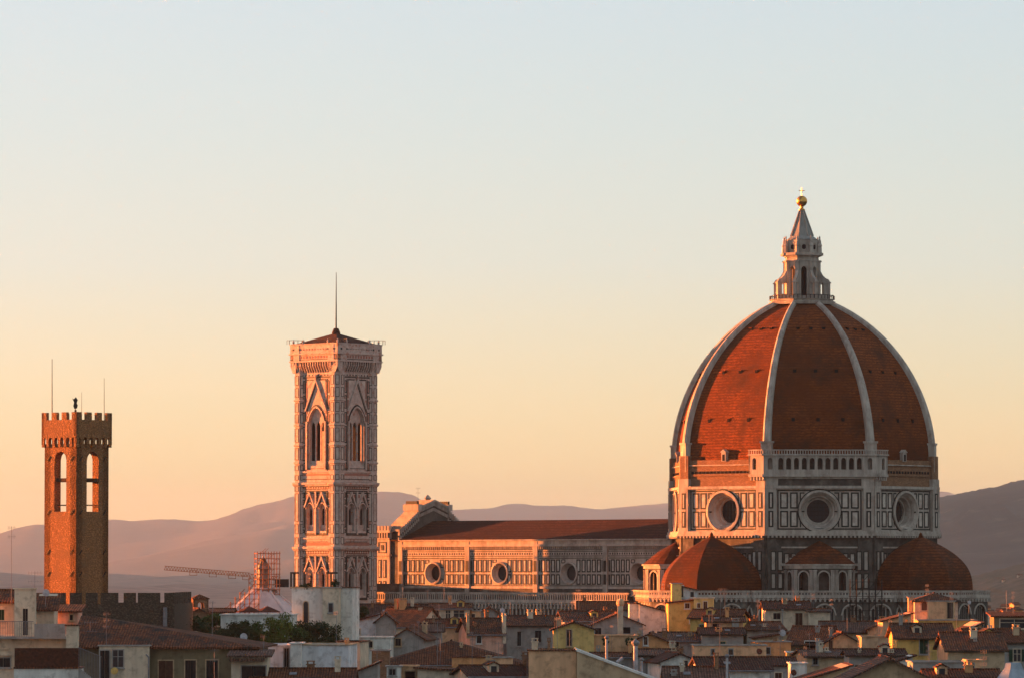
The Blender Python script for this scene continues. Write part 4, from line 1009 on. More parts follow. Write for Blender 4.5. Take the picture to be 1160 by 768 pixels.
# ------------------------------------------------------------------ town houses
def dd(y): return 905 - (y - 700) * 5.6
WT = {'g': SHUTG, 'b': SHUTB, 'k': SHUTK, 'w': GLASS, 'd': DARK, 'a': GLASS}
rd = random.Random(5)
def add_window(parent, M, s0, s1, z0, z1, kind, trim=WHITES):
    mb = MB(); mb.use(M); w = s1 - s0; t = .13
    if kind == 'a':
        mb.hood((s0 + s1) / 2, w, z1 - w / 2, w / 2, t, -.08, .02); mb.box(s0 - t, s0, -.08, .02, z0, z1 - w / 2); mb.box(s1, s1 + t, -.08, .02, z0, z1 - w / 2)
    else:
        mb.frame(s0 - t, s1 + t, z0 - t, z1 + t, t, -.08, .02)
    mb.box(s0 - t - .1, s1 + t + .1, -.2, .02, z0 - t - .1, z0 - t + .02)
    f = mb.build('window', trim, parent)
    mb = MB(); mb.use(M)
    if kind == 'a': mb.prism([(s0, z0)] + [(s1, z0)] + list(reversed(mb.arcpts((s0 + s1) / 2, w, z1 - w / 2, w / 2))), -.03, .01); mb.build('pane', GLASS, f)
    elif kind in 'gbk':
        m = (s0 + s1) / 2
        for a, b in ((s0, m - .02), (m + .02, s1)):
            ms = MB(); ms.use(M); ms.frame(a, b, z0, z1, .09, -.1, -.03)
            n = max(3, int((z1 - z0) / .16))
            for q in range(n): z = z0 + .09 + (z1 - z0 - .18) * (q + .5) / n; ms.box(a + .09, b - .09, -.08, -.04, z - .035, z + .035)
            ms.box(a + .05, b - .05, -.045, -.035, z0 + .05, z1 - .05)
            ms.build('shutter', WT[kind], f)
    else:
        if kind == 'o':
            kind = 'w'; sm = rd.choice([SHUTG, SHUTB, SHUTK]); lw = w * .5
            for a, b in ((s0 - t - lw, s0 - t), (s1 + t, s1 + t + lw)):
                ms = MB(); ms.use(M); ms.box(a, b, -.14, -.09, z0, z1); ms.frame(a, b, z0, z1, .07, -.17, -.14); ms.box(a, b, -.17, -.14, (z0 + z1) / 2 - .04, (z0 + z1) / 2 + .04); ms.build('shutter', sm, f)
        mb.box(s0, s1, -.02, .015, z0, z1); mb.build('pane', WT[kind], f)
        if kind == 'w' and w > .7:
            mb = MB(); mb.use(M); c = (s0 + s1) / 2; mb.box(c - .04, c + .04, -.06, -.02, z0, z1); mb.box(s0, s1, -.06, -.02, z0 + (z1 - z0) * .6, z0 + (z1 - z0) * .6 + .06); mb.build('glazing_bars', trim, f)
    return f
def roof_mesh(kind, w, L, ze, zr, ov=.55, th=.22):
    """returns vertex/face data for a roof over a body 0..L deep and w wide (centred on x)"""
    a, b = -w / 2 - ov, w / 2 + ov; c, d = -ov, L + ov
    if kind in ('side', 'front'):
        if kind == 'side': rise = zr - ze; dz = rise * ov / (L / 2); top = [(a, c, ze - dz), (b, c, ze - dz), (b, L / 2, zr), (a, L / 2, zr), (b, d, ze - dz), (a, d, ze - dz)]; fs = [(0, 1, 2, 3), (3, 2, 4, 5)]
        else: rise = zr - ze; dz = rise * ov / (w / 2); top = [(a, c, ze - dz), (a, d, ze - dz), (0, d, zr), (0, c, zr), (b, d, ze - dz), (b, c, ze - dz)]; fs = [(0, 3, 2, 1), (3, 5, 4, 2)]
    elif kind == 'hip':
        r = min(w, L) / 2; ridge = [(a + r + ov, L / 2), (b - r - ov, L / 2)] if w > L else [(0, r), (0, L - r)]
        if w > L: p, q = (ridge[0][0], L / 2, zr), (ridge[1][0], L / 2, zr)
        else: p, q = (0, r, zr), (0, L - r, zr)
        ze2 = ze - .12
        top = [(a, c, ze2), (b, c, ze2), (b, d, ze2), (a, d, ze2), p, q]
        fs = [(0, 1, 5, 4), (2, 3, 4, 5), (1, 2, 5), (3, 0, 4)] if w > L else [(0, 1, 4), (2, 3, 5), (1, 2, 5, 4), (3, 0, 4, 5)]
    elif kind == 'hipR': top = [(a, c, ze - .12), (b, c, ze - .12), (b, d, ze - .12), (a, d, ze - .12), (a, L / 2, zr), (a + w * .06, L / 2, zr)]; fs = [(0, 1, 5, 4), (2, 3, 4, 5), (1, 2, 5), (3, 0, 4)]
    elif kind == 'shedR': top = [(a, c, zr), (b, c, ze), (b, d, ze), (a, d, zr)]; fs = [(0, 1, 2, 3)]
    elif kind == 'shedL': top = [(a, c, ze), (b, c, zr), (b, d, zr), (a, d, ze)]; fs = [(0, 1, 2, 3)]
    elif kind == 'shedF': top = [(a, c, ze), (b, c, ze), (b, d, zr), (a, d, zr)]; fs = [(0, 1, 2, 3)]
    return top, fs
def solid(mb, top, fs, th):
    n = len(top); bot = [(x, y, z - th) for x, y, z in top]
    edges = {}
    for f in fs:
        for i in range(len(f)): e = (f[i], f[(i + 1) % len(f)]); edges[e] = 1
    side = [(b, a, n + a, n + b) for (a, b) in edges if (b, a) not in edges]
    mb.add(top + bot, fs + [tuple(n + i for i in reversed(f)) for f in fs] + side)
HOUSES = []
def house(x0, x1, ye, yr, d, kind, wall, roof=None, rz=0, L=14, wins=(), chims=(), label='', name='town_house', cat='house', side_wins=0, ov=.5, group=None, trim=WHITES, parapet=.0, zbase=0.0):
    p0, p1 = at(x0, ye, d), at(x1, ye, d); X = (p0.x + p1.x) / 2; w = (p1.x - p0.x) / math.cos(R(rz)); ze = p0.z
    h = empty(name, label, cat, (X, d, 0), rz, group)
    if roof is None or roof is ROOF: roof = rd.choice([ROOF, ROOF, ROOFD, ROOFD, ROOF2, ROOF3])
    if trim is WHITES: trim = rd.choice([GREYS, TAN, CREAM, WHITES, GREYS])
    zr = zf(yr, d + (L / 2 if kind in ('side', 'hip', 'hipR') else L if kind == 'shedF' else 0))
    if kind != 'flat': zr = max(zr, ze + .3)
    # walls: the corner posts are the same in all roof forms, gables added
    mb = MB()
    a, b = -w / 2, w / 2
    if kind in ('flat', 'hip', 'hipR'): mb.box(a, b, 0, L, zbase, ze)
    elif kind == 'side': mb.rings([[(a, 0, zbase), (a, L, zbase), (a, L, ze), (a, L / 2, zr - .12), (a, 0, ze)], [(b, 0, zbase), (b, L, zbase), (b, L, ze), (b, L / 2, zr - .12), (b, 0, ze)]])
    elif kind == 'front': mb.prism([(a, zbase), (b, zbase), (b, ze), (0, zr - .12), (a, ze)], 0, L)
    elif kind == 'shedR': mb.prism([(a, zbase), (b, zbase), (b, ze - .1), (a, zr - .1)], 0, L)
    elif kind == 'shedL': mb.prism([(a, zbase), (b, zbase), (b, zr - .1), (a, ze - .1)], 0, L)
    elif kind == 'shedF': mb.rings([[(a, 0, zbase), (a, L, zbase), (a, L, zr - .12), (a, 0, ze - .12)], [(b, 0, zbase), (b, L, zbase), (b, L, zr - .12), (b, 0, ze - .12)]])
    mb.build('wall', wall, h)
    if kind == 'flat':
        mb = MB(); t = .18; 
        mb.frame  # parapet coping
        mb.box(a - t, b + t, -t, .25, ze, ze + .14); mb.box(a - t, a + .25, .25, L, ze, ze + .14); mb.box(b - .25, b + t, .25, L, ze, ze + .14); mb.box(a - t, b + t, L, L + t, ze, ze + .14)
        rf = mb.build('coping', rd.choice([trim, wall, GREYS, ROOF2]), h)
    else:
        mb = MB(); top, fs = roof_mesh(kind, w, L, ze, zr, ov); solid(mb, top, fs, .2); 
        rf = mb.build('roof', roof, h)
        if kind in ('side', 'front', 'hip'):
            # ridge tiles
            mr_ = MB()
            if kind == 'side': mr_.tube((a - ov, L / 2, zr + .02), (b + ov, L / 2, zr + .02), .16, 6)
            elif kind == 'front': mr_.tube((0, -ov, zr + .02), (0, L + ov, zr + .02), .16, 6)
            else: mr_.tube(top[4], (top[5][0] + .01, top[5][1], top[5][2]), .16, 6)
            mr_.build('ridge_tiles', ROOF2, rf)
            if kind != 'front' and w > 4:
                mg = MB(); zz = ze - (zr - ze) * ov / (L / 2) if kind == 'side' else ze - .12
                mg.tube((a - ov, -ov - .07, zz - .16), (b + ov, -ov - .07, zz - .16), .09, 6); mg.build('gutter', METAL if random.random() < .4 else BARK, rf)
    cth = math.cos(R(rz))
    for (u0, u1, v0, v1, kd) in wins:
        s0 = (at(u0, v0, d).x - X) / cth; s1 = (at(u1, v0, d).x - X) / cth
        add_window(h, Matrix.Identity(4), s0, s1, zf(v1, d), zf(v0, d), kd, trim)
    if side_wins and abs(rz) > 3:
        M = face(0 if rz < 0 else 180, w / 2, 0, 0); 
        for q in range(side_wins):
            c = (L * (q + .5) / side_wins) * (1 if rz < 0 else -1); add_window(h, M, c - .5, c + .5, ze - 3.0, ze - 1.4, 'gbk'[q % 3], trim)
    for (cx, yt, yb, wp, yo) in chims:
        s = (at(cx, yt, d).x - X) / cth; dz = d + yo; hw = wp / F_PX * d / 2; zt = zf(yt, dz); zb = min(zf(yb, dz), zt - .8)
        chimney(rf, s, yo / max(.5, cth), zb - .9, zt, hw)
    autodetail(h, rf, w, L, ze, zr, kind, wins, chims, d, label, name); HOUSES.append(h); return h
def autodetail(h, rf, w, L, ze, zr, kind, wins, chims, d, label, name):
    if name.startswith('distant') or 'terrace' in label or 'parapet' in label or 'garden' in label: return
    # plain walls get a few small openings
    if not wins and w > 3.0 and kind != 'shedR' and 'windowless' not in label and 'wall ' not in label and 'plain' not in label and 'narrow' not in label:
        n = max(1, int(w / 3.2)); 
        for q in range(n):
            if rd.random() < .3 and n > 1: continue
            c = -w / 2 + w * (q + .5) / n + rd.uniform(-.3, .3); ww = rd.uniform(.35, .55); zt = ze - rd.uniform(.7, 1.2) - (.3 if kind != 'flat' else 0); add_window(h, Matrix.Identity(4), c - ww, c + ww, zt - rd.uniform(1.0, 1.7), zt, rd.choice('gbkoow'), rd.choice([GREYS, TAN, CREAM]))
    if kind in ('side', 'hip', 'front') and w > 4.5:
        n = rd.choice([0, 1, 1, 2]) + (1 if w > 10 else 0)
        for q in range(n):
            x = rd.uniform(-w * .4, w * .4); y = rd.uniform(.25, .75) * L
            zb = ze + .1; hw = rd.uniform(.22, .5)
            t = (1 - abs(y - L / 2) / (L / 2)) if kind == 'side' else (1 - abs(x) / (w / 2)) if kind == 'front' else .5
            zs = ze + (zr - ze) * t
            chimney(rf, x, y, zs - .8, zs + rd.uniform(.9, 1.8), hw)
        if kind == 'side' and rd.random() < .5:        # skylight lying in the front slope
            x = rd.uniform(-w * .35, w * .35); y0, y1 = L * .18, L * .18 + .9; s0 = ze + (zr - ze) * y0 / (L / 2) + .06; s1 = ze + (zr - ze) * y1 / (L / 2) + .06
            mb = MB(); mb.add([(x, y0, s0), (x + .8, y0, s0), (x + .8, y1, s1), (x, y1, s1), (x, y0, s0 + .1), (x + .8, y0, s0 + .1), (x + .8, y1, s1 + .1), (x, y1, s1 + .1)], [(0, 3, 2, 1), (4, 5, 6, 7), (0, 1, 5, 4), (1, 2, 6, 5), (2, 3, 7, 6), (3, 0, 4, 7)]); mb.build('skylight', METAL, rf)
        if kind == 'side' and w > 6 and rd.random() < .45:  # little gabled dormer
            x = rd.uniform(-w * .3, w * .3); y0 = L * .16; s0 = ze + (zr - ze) * .32
            mb = MB(); mb.M = Matrix.Translation((x, y0, s0)); mb.prism([(-.6, -.3), (.6, -.3), (.6, .75), (0, 1.05), (-.6, .75)], 0, L * .3); dm = mb.build('dormer', rd.choice([CREAM, OCHRE, PEACH]), rf)
            mb = MB(); mb.M = Matrix.Translation((x, y0, s0)); mb.prism([(-.8, .72), (0, 1.1), (.8, .72), (.8, .82), (0, 1.22), (-.8, .82)], -.2, L * .3); mb.build('dormer_roof', ROOF2, dm)
            mb = MB(); mb.M = Matrix.Translation((x, y0, s0)); mb.box(-.32, .32, -.03, .02, .0, .65); mb.build('pane', GLASS, dm)
    AER.append((h, w, L, ze, zr, kind, label, d))
AER = []
def chimney(parent, x, y, z0, z1, hw, m=None):
    mb = MB(); m = m or random.choice([CREAM, TAN, GREYS, ORANGE, BRICKW]); mb.box(x - hw, x + hw, y - hw, y + hw, z0, z1 - .45); mb.box(x - hw - .1, x + hw + .1, y - hw - .1, y + hw + .1, z1 - .45, z1 - .33)
    for sx in (-1, 1):
        for sy in (-1, 1): mb.box(x + sx * hw * .8 - .07, x + sx * hw * .8 + .07, y + sy * hw * .8 - .07, y + sy * hw * .8 + .07, z1 - .33, z1 - .08)
    mb.box(x - hw - .06, x + hw + .06, y - hw - .06, y + hw + .06, z1 - .08, z1 + .02)
    return mb.build('chimney', m, parent)

# ---- the left-hand group
house(-22, 17.5, 680, 668, 560, 'side', CREAM, ROOF, 0, 10, [(-2, 5, 690, 702, 'g')], [], 'cream top floor with a dark tiled roof at the far left edge of the picture')
house(16.5, 40, 667, 667, 556, 'flat', CREAM, None, 4, 4, [(26, 31.5, 689, 719, 'k')], [], 'cream rooftop block with a narrow dark door and flat slab roof', 'rooftop_block', 'building')
house(40, 61, 690, 671, 566, 'shedF', CREAM, ROOF2, 0, 5, [], [(57, 683, 692, 3, 2)], 'low cream wall under a red tiled lean-to beside the satellite dish')
house(62, 88, 691.5, 684, 572, 'shedF', PINKS, ROOF2, 0, 6, [(79, 82.5, 696, 702, 'd')], [(80, 692, 700, 4.5, 1)], 'small pinkish wall under a rusty tile roof right of the low cream wall')
hb = house(-20, 78, 721, 721, 545, 'flat', CREAM, None, 0, 12, [(-4, 11.5, 745, 755, 'k')], [], 'cream house with a projecting terrace slab and grey parapet at the lower left')
mb = MB(); X = lambda px: at(px, 720, 545).x - hb.location.x; Z = lambda py: zf(py, 545)
mb.box(X(-20), X(79), -1.4, .0, Z(723), Z(720.5)); mb.build('terrace_slab', GREYS, hb)
mb = MB(); mb.box(X(40), X(75), -1.2, -1.0, Z(720.5), Z(706)); mb.build('terrace_parapet', GREYS, hb)
mb = MB()
for q in range(24): x = X(-8) + q * (X(39) - X(-8)) / 24; mb.box(x - .025, x + .025, -1.2, -1.15, Z(720.5), Z(703.5))
mb.box(X(-8), X(39), -1.22, -1.13, Z(703.8), Z(703)); mb.build('railing', METAL, hb)
mb = MB(); mb.box(X(-4), X(12), -.5, .02, Z(742), Z(740.5)); mb.box(X(-2), X(10), -.4, .02, Z(735), Z(733.5)); mb.build('ledge', CREAM, hb)
house(75, 87, 708.5, 708.5, 540, 'flat', CREAM, None, 0, 3, [], [], 'narrow cream pillar block at the end of the grey terrace parapet', 'rooftop_block', 'building')
house(88, 285, 731, 697, 543, 'hipR', DULL, ROOF2, -2, 22, [(180, 196, 748, 775, 'b'), (210, 222, 747.5, 775, 'k'), (234, 247, 747.5, 775, 'k')], [(216, 713, 718, 0.1, 3)] if False else [], 'wide dull yellow house under a long red-brown tiled roof with dark shuttered windows', ov=1.0)
house(112.5, 169, 731.5, 731.5, 541.5, 'flat', CREAM, None, 0, 1.0, [(113.5, 124, 736.5, 775, 'k'), (128, 139.5, 736, 755, 'w')], [], 'cream stair wing with a dark doorway and square window under the long tiled roof', 'stair_wing', 'building')
house(262, 303, 742, 735, 536.5, 'shedF', CREAM, ROOF3, 0, 6, [(274, 301, 754, 772, 'k')], [], 'cream house with a sloping roof edge and wide dark window beside the dull yellow house')
mb = MB(); t = mb.box(*[at(262, 0, 535.5).x, at(301, 0, 535.5).x], 535.2, 536.2, zf(748.5, 537), zf(745, 537)); tag(mb.build('tile_awning', ROOF3), 'narrow tiled awning over the wide dark window of the cream house', 'awning')
# reed screen terrace and outside stair
sc = empty('roof_terrace', 'roof terrace screened by a dark red reed fence above a white wall', 'terrace', (0, 0, 0))
P2 = lambda px, py, d: at(px, py, d)
mb = MB(); d = 520; mb.box(P2(20, 0, d).x, P2(93, 0, d).x, d, d + .12, zf(755, d), zf(733.5, d)); mb.build('reed_fence', REED, sc)
mb = MB(); mb.box(P2(19, 0, d).x, P2(95, 0, d).x, d - .15, d + 4, zf(757, d), zf(755, d)); mb.build('tile_coping', ROOF2, sc)
mb = MB(); mb.box(P2(19.5, 0, d).x, P2(94.5, 0, d).x, d, d + 4, 0, zf(757, d)); mb.build('wall', WHITES, sc)
sr = empty('outside_stair', 'outside stair with a thin metal railing beside the reed fence', 'stair', (0, 0, 0))
mb = MB(); d = 519
for q in range(14):
    px = 92 + q * 1.9; py = 757 + q * 1.5; mb.box(P2(px, 0, d).x, P2(px + 1.9, 0, d).x, d, d + 1.1, 0, zf(py, d))
mb.build('steps', GREYS, sr)
mb = MB()
for q in range(15):
    px = 92.5 + q * 1.75; yt = 733 + (q * .7); x = P2(px, 0, d).x; mb.box(x - .02, x + .02, d - .05, d, zf(757 + q * 1.3, d), zf(yt, d))
mb.tube((P2(92.5, 0, d).x, d - .03, zf(733, d)), (P2(118, 0, d).x, d - .03, zf(743.5, d)), .035, 5); mb.build('railing', METAL, sr)
mb = MB(); mb.M = Matrix.Translation((P2(132.5, 0, 540.6).x, 540.6, zf(759.5, 540.6))) @ Matrix.Rotation(R(90), 4, 'X'); mb.lathe([(.40, -.04), (.40, .1), (.34, .12)], 20); tag(mb.build('round_sign', OCHRE), 'small round yellow sign below the square window', 'sign')
# drainpipe
mb = MB(); mb.tube((P2(171, 0, 541).x, 541, 10), (P2(171, 0, 541).x, 541, zf(744, 541)), .09, 8); mb.tube((P2(171, 0, 541).x, 541, zf(744, 541)), (P2(168, 0, 541).x, 541.3, zf(741, 541)), .09, 8); tag(mb.build('drainpipe', METAL), 'grey drainpipe between the cream stair wing and the dull yellow wall', 'pipe')

# ---- pale rooftops below the hedge
house(275, 329, 731, 731, 575, 'flat', BLUEW, None, 3, 12, [(322, 327, 734, 755, 'k')], [], 'low bluish white rooftop block below the terrace hedge')
house(329, 341, 729, 729, 571, 'flat', WHITES, None, 0, 8, [], [], 'narrow white block between two bluish white walls', 'rooftop_block', 'building')
house(341, 395, 730.5, 730.5, 574, 'flat', BLUEW, None, -3, 12, [], [(392, 722, 731, 4, 1)], 'wide bluish white wall with stains below the tall white tower house')
house(286, 398, 769, 757, 535, 'side', TAN, ROOF, 0, 10, [], [], 'red-brown tiled roof at the bottom edge below the bluish white walls')
house(381, 408, 727, 727, 590, 'flat', CREAM, None, -5, 9, [(398, 401, 738, 742, 'd')], [], 'cream box house below the right foot of the tall white tower house')
# tall white tower house with roof pergola
th_ = house(330.5, 366, 665.5, 665.5, 690, 'flat', WHITES, None, 0, 9, [(344, 349, 681, 705, 'a')], [], 'tall white tower house with one arched window and potted plants on its roof', 'tower_house', 'tower house')
house(365.5, 383.5, 665.5, 665.5, 689, 'flat', CREAM, None, -4, 8, [(372.5, 377, 683, 693, 'w')], [], 'shade-coloured grey side of the arched tower house with a tiny square window', 'tower_side', 'building')  # shaded side of the white tower, shade put in as duller stucco
house(383, 398.5, 665.5, 665.5, 692, 'flat', WHITES, None, -6, 8, [], [], 'narrow windowless pale slab at the right end of the tower house', 'tower_side', 'building')
pg = empty('pergola', 'rooftop pergola with dark beams on the white tower house', 'pergola', (0, 0, 0)); d = 692
mb = MB()
for a, b in ((330, 339), (372, 383)):
    mb = MB(); mb.box(P2(a, 0, d).x, P2(b, 0, d).x, d, d + 3, zf(649.5, d), zf(647.5, d)); mb.build('beam', BARK, pg)
for px in (331, 334.5, 376): mb = MB(); x = P2(px, 0, d).x; mb.box(x - .13, x + .13, d + .3, d + .6, zf(666, d), zf(648, d)); mb.build('post', BARK, pg)
mb = MB(); mb.tube((P2(331, 0, d).x, d + 1, zf(655.5, d)), (P2(383, 0, d).x, d + 1, zf(655.5, d)), .03, 4); mb.build('wire', IRON, pg)
def leafmass(name, label, cat, px0, px1, y0, y1, d, depth, n, m, leaf=.28, group=None, trunkz=None, seed=1, rows=5):
    """a bush or hedge plant: leaves spread through several uneven lobes, on a stem"""
    rnd = random.Random(seed * 7919 + int(px0 * 3)); a = at(px0, y1, d); b = at(px1, y0, d); cx = (a.x + b.x) / 2; w = (b.x - a.x); z0, z1 = a.z, b.z
    o = empty(name, label, cat, (cx, d, z0), 0, group)
    lobes = [(rnd.uniform(-.34, .34) * w, rnd.uniform(-.4, .4) * depth, rnd.uniform(.2, .86) * (z1 - z0), rnd.uniform(.09, .24)) for _ in range(rows * 2)]
    vs = []; fs = []
    for i in range(n):
        lx, ly, lz, lr = rnd.choice(lobes); r = lr * rnd.random() ** .5 * (1.5 if rnd.random() < .12 else 1)
        th = rnd.uniform(0, 2 * math.pi); ph = math.acos(rnd.uniform(-1, 1))
        c = Vector((lx + r * w * .9 * math.sin(ph) * math.cos(th), ly + r * depth * math.sin(ph) * math.sin(th), max(.02, lz + r * (z1 - z0) * math.cos(ph))))
        u = Vector((rnd.gauss(0, 1), rnd.gauss(0, 1), rnd.gauss(0, 1))).normalized() * leaf * rnd.uniform(.5, 1.2); v = u.orthogonal().normalized() * leaf * rnd.uniform(.3, .6)
        k = len(vs); vs += [tuple(c - u), tuple(c + v), tuple(c + u), tuple(c - v)]; fs.append((k, k + 1, k + 2, k + 3))
    mb = MB(); mb.add(vs, fs); mb.build('foliage', m, o)
    mb = MB()
    for (lx, ly, lz, lr) in lobes[:3]: mb.tube((lx * .3, ly * .3, (trunkz - z0) if trunkz else 0), (lx, ly, lz), .09, 5, .03)
    mb.build('stem', BARK, o); return o
D_, Mi_, B_ = LEAFS
leafmass('potted_bush', 'dark potted bush under the pergola on the white tower roof', 'plant', 375, 385, 655, 667, 690, 1.5, 500, D_, .16, seed=3)
leafmass('potted_bush', 'low trailing bush between the pergola posts on the white tower roof', 'plant', 339, 354, 660, 667, 690, 1.5, 350, D_, .16, seed=4)
# terrace with parasols and its hedge
te = house(250, 331, 696.5, 696.5, 672, 'flat', WHITES, None, 0, 16, [], [], 'long white roof terrace wall behind the green hedge', 'roof_terrace', 'terrace')
def parasol(px, py, d, w, label):
    o = empty('parasol', label, 'parasol', (at(px, py, d).x, d, zf(697, d)), 0, 'dark red parasols on the white roof terrace'); z = zf(py, d) - o.location.z
    mb = MB(); mb.tube((0, 0, 0), (0, 0, z + .2), .05, 6); mb.build('pole', METAL, o)
    mb = MB(); mb.lathe([(w, z - .75), (w * .98, z - .62), (.1, z + .1)], 8, a0=.3, cap0=False); mb.build('canopy', PARAS, o)
parasol(282, 687, 675, 1.75, 'dark red parasol over the left half of the white roof terrace')
parasol(303, 687, 677, 1.85, 'dark red parasol between the other parasol and the white tower house')
hedge = [(218, 260, 697, 729, D_), (246, 284, 698, 728, D_), (270, 304, 700, 728, Mi_), (292, 332, 694, 729, B_), (316, 350, 699, 729, Mi_), (336, 372, 701, 729, D_), (354, 386, 703, 728, D_)]
hl = ['dark bush at the left end of the terrace hedge', 'dark evergreen bush below the left parasol', 'mid green bush between the dark evergreen and the bright bush', 'bright green bush in the middle of the terrace hedge', 'mid green bush below the foot of the white tower house', 'dark bush below the arched window of the tower house', 'dark bush at the right end of the terrace hedge']
for k, (a, b, y0, y1, m) in enumerate(hedge):
    leafmass('bush', hl[k], 'bush', a - 4, b + 4, y0 + 2, y1 + 10, 650 + (k % 3) * 3, 4, 3600, m, .2, 'bushes of the roof terrace hedge', trunkz=None, seed=20 + k, rows=7)
hd = house(222, 386, 725, 725, 657, 'flat', GREYS, None, 0, 10, [], [], 'low grey roof garden bed carrying the terrace hedge', 'roof_garden', 'building')
# little brick chapel with a bell turret
ch = house(209, 241, 696, 688.5, 780, 'front', BRICKW, ROOF, 14, 16, [], [], 'small brick church gable with a little square bell turret behind it', 'brick_church', 'church')
o = empty('bell_turret', 'little square brick bell turret with open arches and tiled cap', 'bell turret', (at(226, 690, 795).x, 795, 0), 14)
zq0, zq1 = zf(692, 795), zf(678, 795)
mb = MB()
for a in (-90, 0, 90, 180): mb.use(face(a, 1.25)); mb.arcade(-1.25, 1.25, zq0 - 12, zq1, [(0, 1.0, zq0 + .4, zq1 - 1.0, .5)], 0, .3)
mb.build('turret_wall', BRICKW, o)
mb = MB(); mb.lathe([(2.05, zq1 - .05), (2.0, zq1 + .1), (.1, zq1 + .75)], 4, a0=R(45)); mb.build('turret_roof', ROOF, o)
house(238, 262, 692, 689, 800, 'side', BRICKW, ROOF, 0, 10, [], [], 'low brown tiled nave roof right of the brick church gable')
leafmass('tree', 'dark garden tree right of the brick church', 'tree', 205, 232, 697, 716, 745, 4, 1800, D_, .3, seed=41)
leafmass('tree', 'mid green tree crown rising behind the hedge left end', 'tree', 226, 262, 694, 712, 760, 5, 1800, Mi_, .3, seed=42)
leafmass('tree', 'dark bush at the foot of the marble bell tower', 'tree', 398, 420, 686, 702, 800, 4, 1500, D_, .3, seed=43)

# ---- middle, from the cathedral towards us
house(408, 492, 697.5, 684, 842, 'side', TAN, ROOF, 0, 16, [], [(421, 680, 688, 3, 6)], 'broad red-brown roof at the foot of the bell tower')
house(425, 472, 708, 687.5, 815, 'side', CREAM, ROOF, -22, 12, [(436, 441, 700, 708, 'w')], [(462, 688, 696, 3, 5)], 'cream house with a rusty roof turned away just right of the bell tower')
house(466, 489, 689.5, 689.5, 856, 'flat', PEACH, None, -10, 8, [], [], 'peach roof wall catching the last sun below the nave', 'rooftop_block', 'building')
house(488, 532, 688, 683.5, 835, 'side', CREAM, ROOF2, 0, 9, [(492, 497, 691, 700, 'k'), (505, 510, 691, 700, 'w'), (514, 526, 691, 699, 'w')], [(510, 681, 686, 3, 4), (533, 683, 694, 3, 1)], 'cream attic row of small windows below the marble balustrade')
house(545, 563, 692, 687, 850, 'front', GREYS, ROOF, 0, 9, [], [], 'small grey gable like a hood beside the sunlit chimney')
house(530, 545, 692, 692, 838, 'flat', PEACH, None, 5, 6, [(534, 538, 695, 701, 'w')], [], 'pinkish narrow attic between the cream attic row and grey hood gable', 'rooftop_block', 'building')
house(484, 533, 708.5, 701, 770, 'side', PEACH, ROOF, 0, 9, [], [(491, 697, 706, 3, 2)], 'sun-tinted cream wall with a low tiled roof in the middle of the rooftops')  # cream wall in sun, the warm light put into its colour
house(532, 570, 716, 700, 762, 'side', PINKS, ROOF2, 12, 9, [(540, 545, 720, 728, 'k')], [(530, 694, 716, 3.2, 0), (541, 704, 714, 3.2, 2), (571, 694, 722, 4, 0)], 'pink stained house with tall sunlit chimneys')
house(574, 632, 707, 697, 772, 'side', GREYS, ROOF, 8, 12, [(586, 590, 715, 731, 'k'), (606, 613, 714, 727, 'k')], [], 'grey house with two tall dark windows and a flat brown roof')
house(392, 428, 706, 694, 742, 'shedL', BLUEW, ROOF, 0, 12, [(403, 408, 712, 718, 'k')], [], 'pale blue-grey house front left of the stained gable')
house(426, 447, 702, 694, 735, 'front', GREYS, ROOF, 0, 10, [], [(445, 702, 712, 3, 1)], 'narrow stained grey gable below the bell tower')
house(400, 442, 722, 722, 700, 'flat', WHITES, None, -4, 10, [(416, 422, 726, 733, 'k')], [], 'white box house with one small dark window')
house(443, 480, 722, 711, 705, 'front', GREYS, ROOF, -6, 14, [(448, 454, 723, 731, 'k')], [(478, 722, 730, 3, 1)], 'grey gabled house with a dark corner window left of the big brown roof')
house(478, 500, 714, 706, 745, 'side', GREYS, ROOF, 0, 10, [(480, 485, 719, 726, 'w')], [], 'dark roofed grey house behind the gabled one')
house(434, 586, 751, 725, 640, 'hip', PEACH, ROOF, 0, 22, [], [(522, 727, 741, 3, 6)], 'big brown hipped roof with peach walls in the middle foreground', ov=1.2)
house(512, 552, 744.5, 744, 634, 'flat', ORANGE, None, -8, 5, [], [], 'orange wall projecting below the big hipped roof', 'house_wing', 'building')
house(552, 581, 745, 745, 633.5, 'flat', PEACH, None, 6, 5, [(556, 560, 748, 758, 'b')], [], 'peach wing with a brown shutter below the big hipped roof', 'house_wing', 'building')
house(421, 441, 737, 737, 610, 'flat', BRICKW, None, 0, 5, [], [], 'brown brick roof block at the left end of the big hipped roof', 'rooftop_block', 'building')
house(398, 428, 763, 748, 585, 'shedL', GREYS, ROOF, 0, 10, [], [], 'dark tiled slope left of the brick roof block')
house(438, 454, 755, 755, 560, 'flat', WHITES, None, 0, 4, [(441, 448, 757.5, 764, 'k')], [], 'small white dormer box with a dark window at the bottom edge', 'dormer_box', 'building')
house(454, 473, 754.5, 754.5, 563, 'flat', PEACH, None, 0, 4, [(459, 470, 760, 775, 'd')], [], 'peach balcony recess beside the white dormer box', 'balcony_block', 'building')
house(473, 534, 759, 755, 560, 'shedR', CREAM, ROOF2, 0, 8, [], [], 'cream low wall sloping to the right at the bottom edge')
house(534, 616, 764, 753.5, 548, 'side', CREAM, ROOF, 10, 12, [], [(556, 755, 764, 3, 5)], 'red-brown roof at the bottom edge right of the cream low wall')
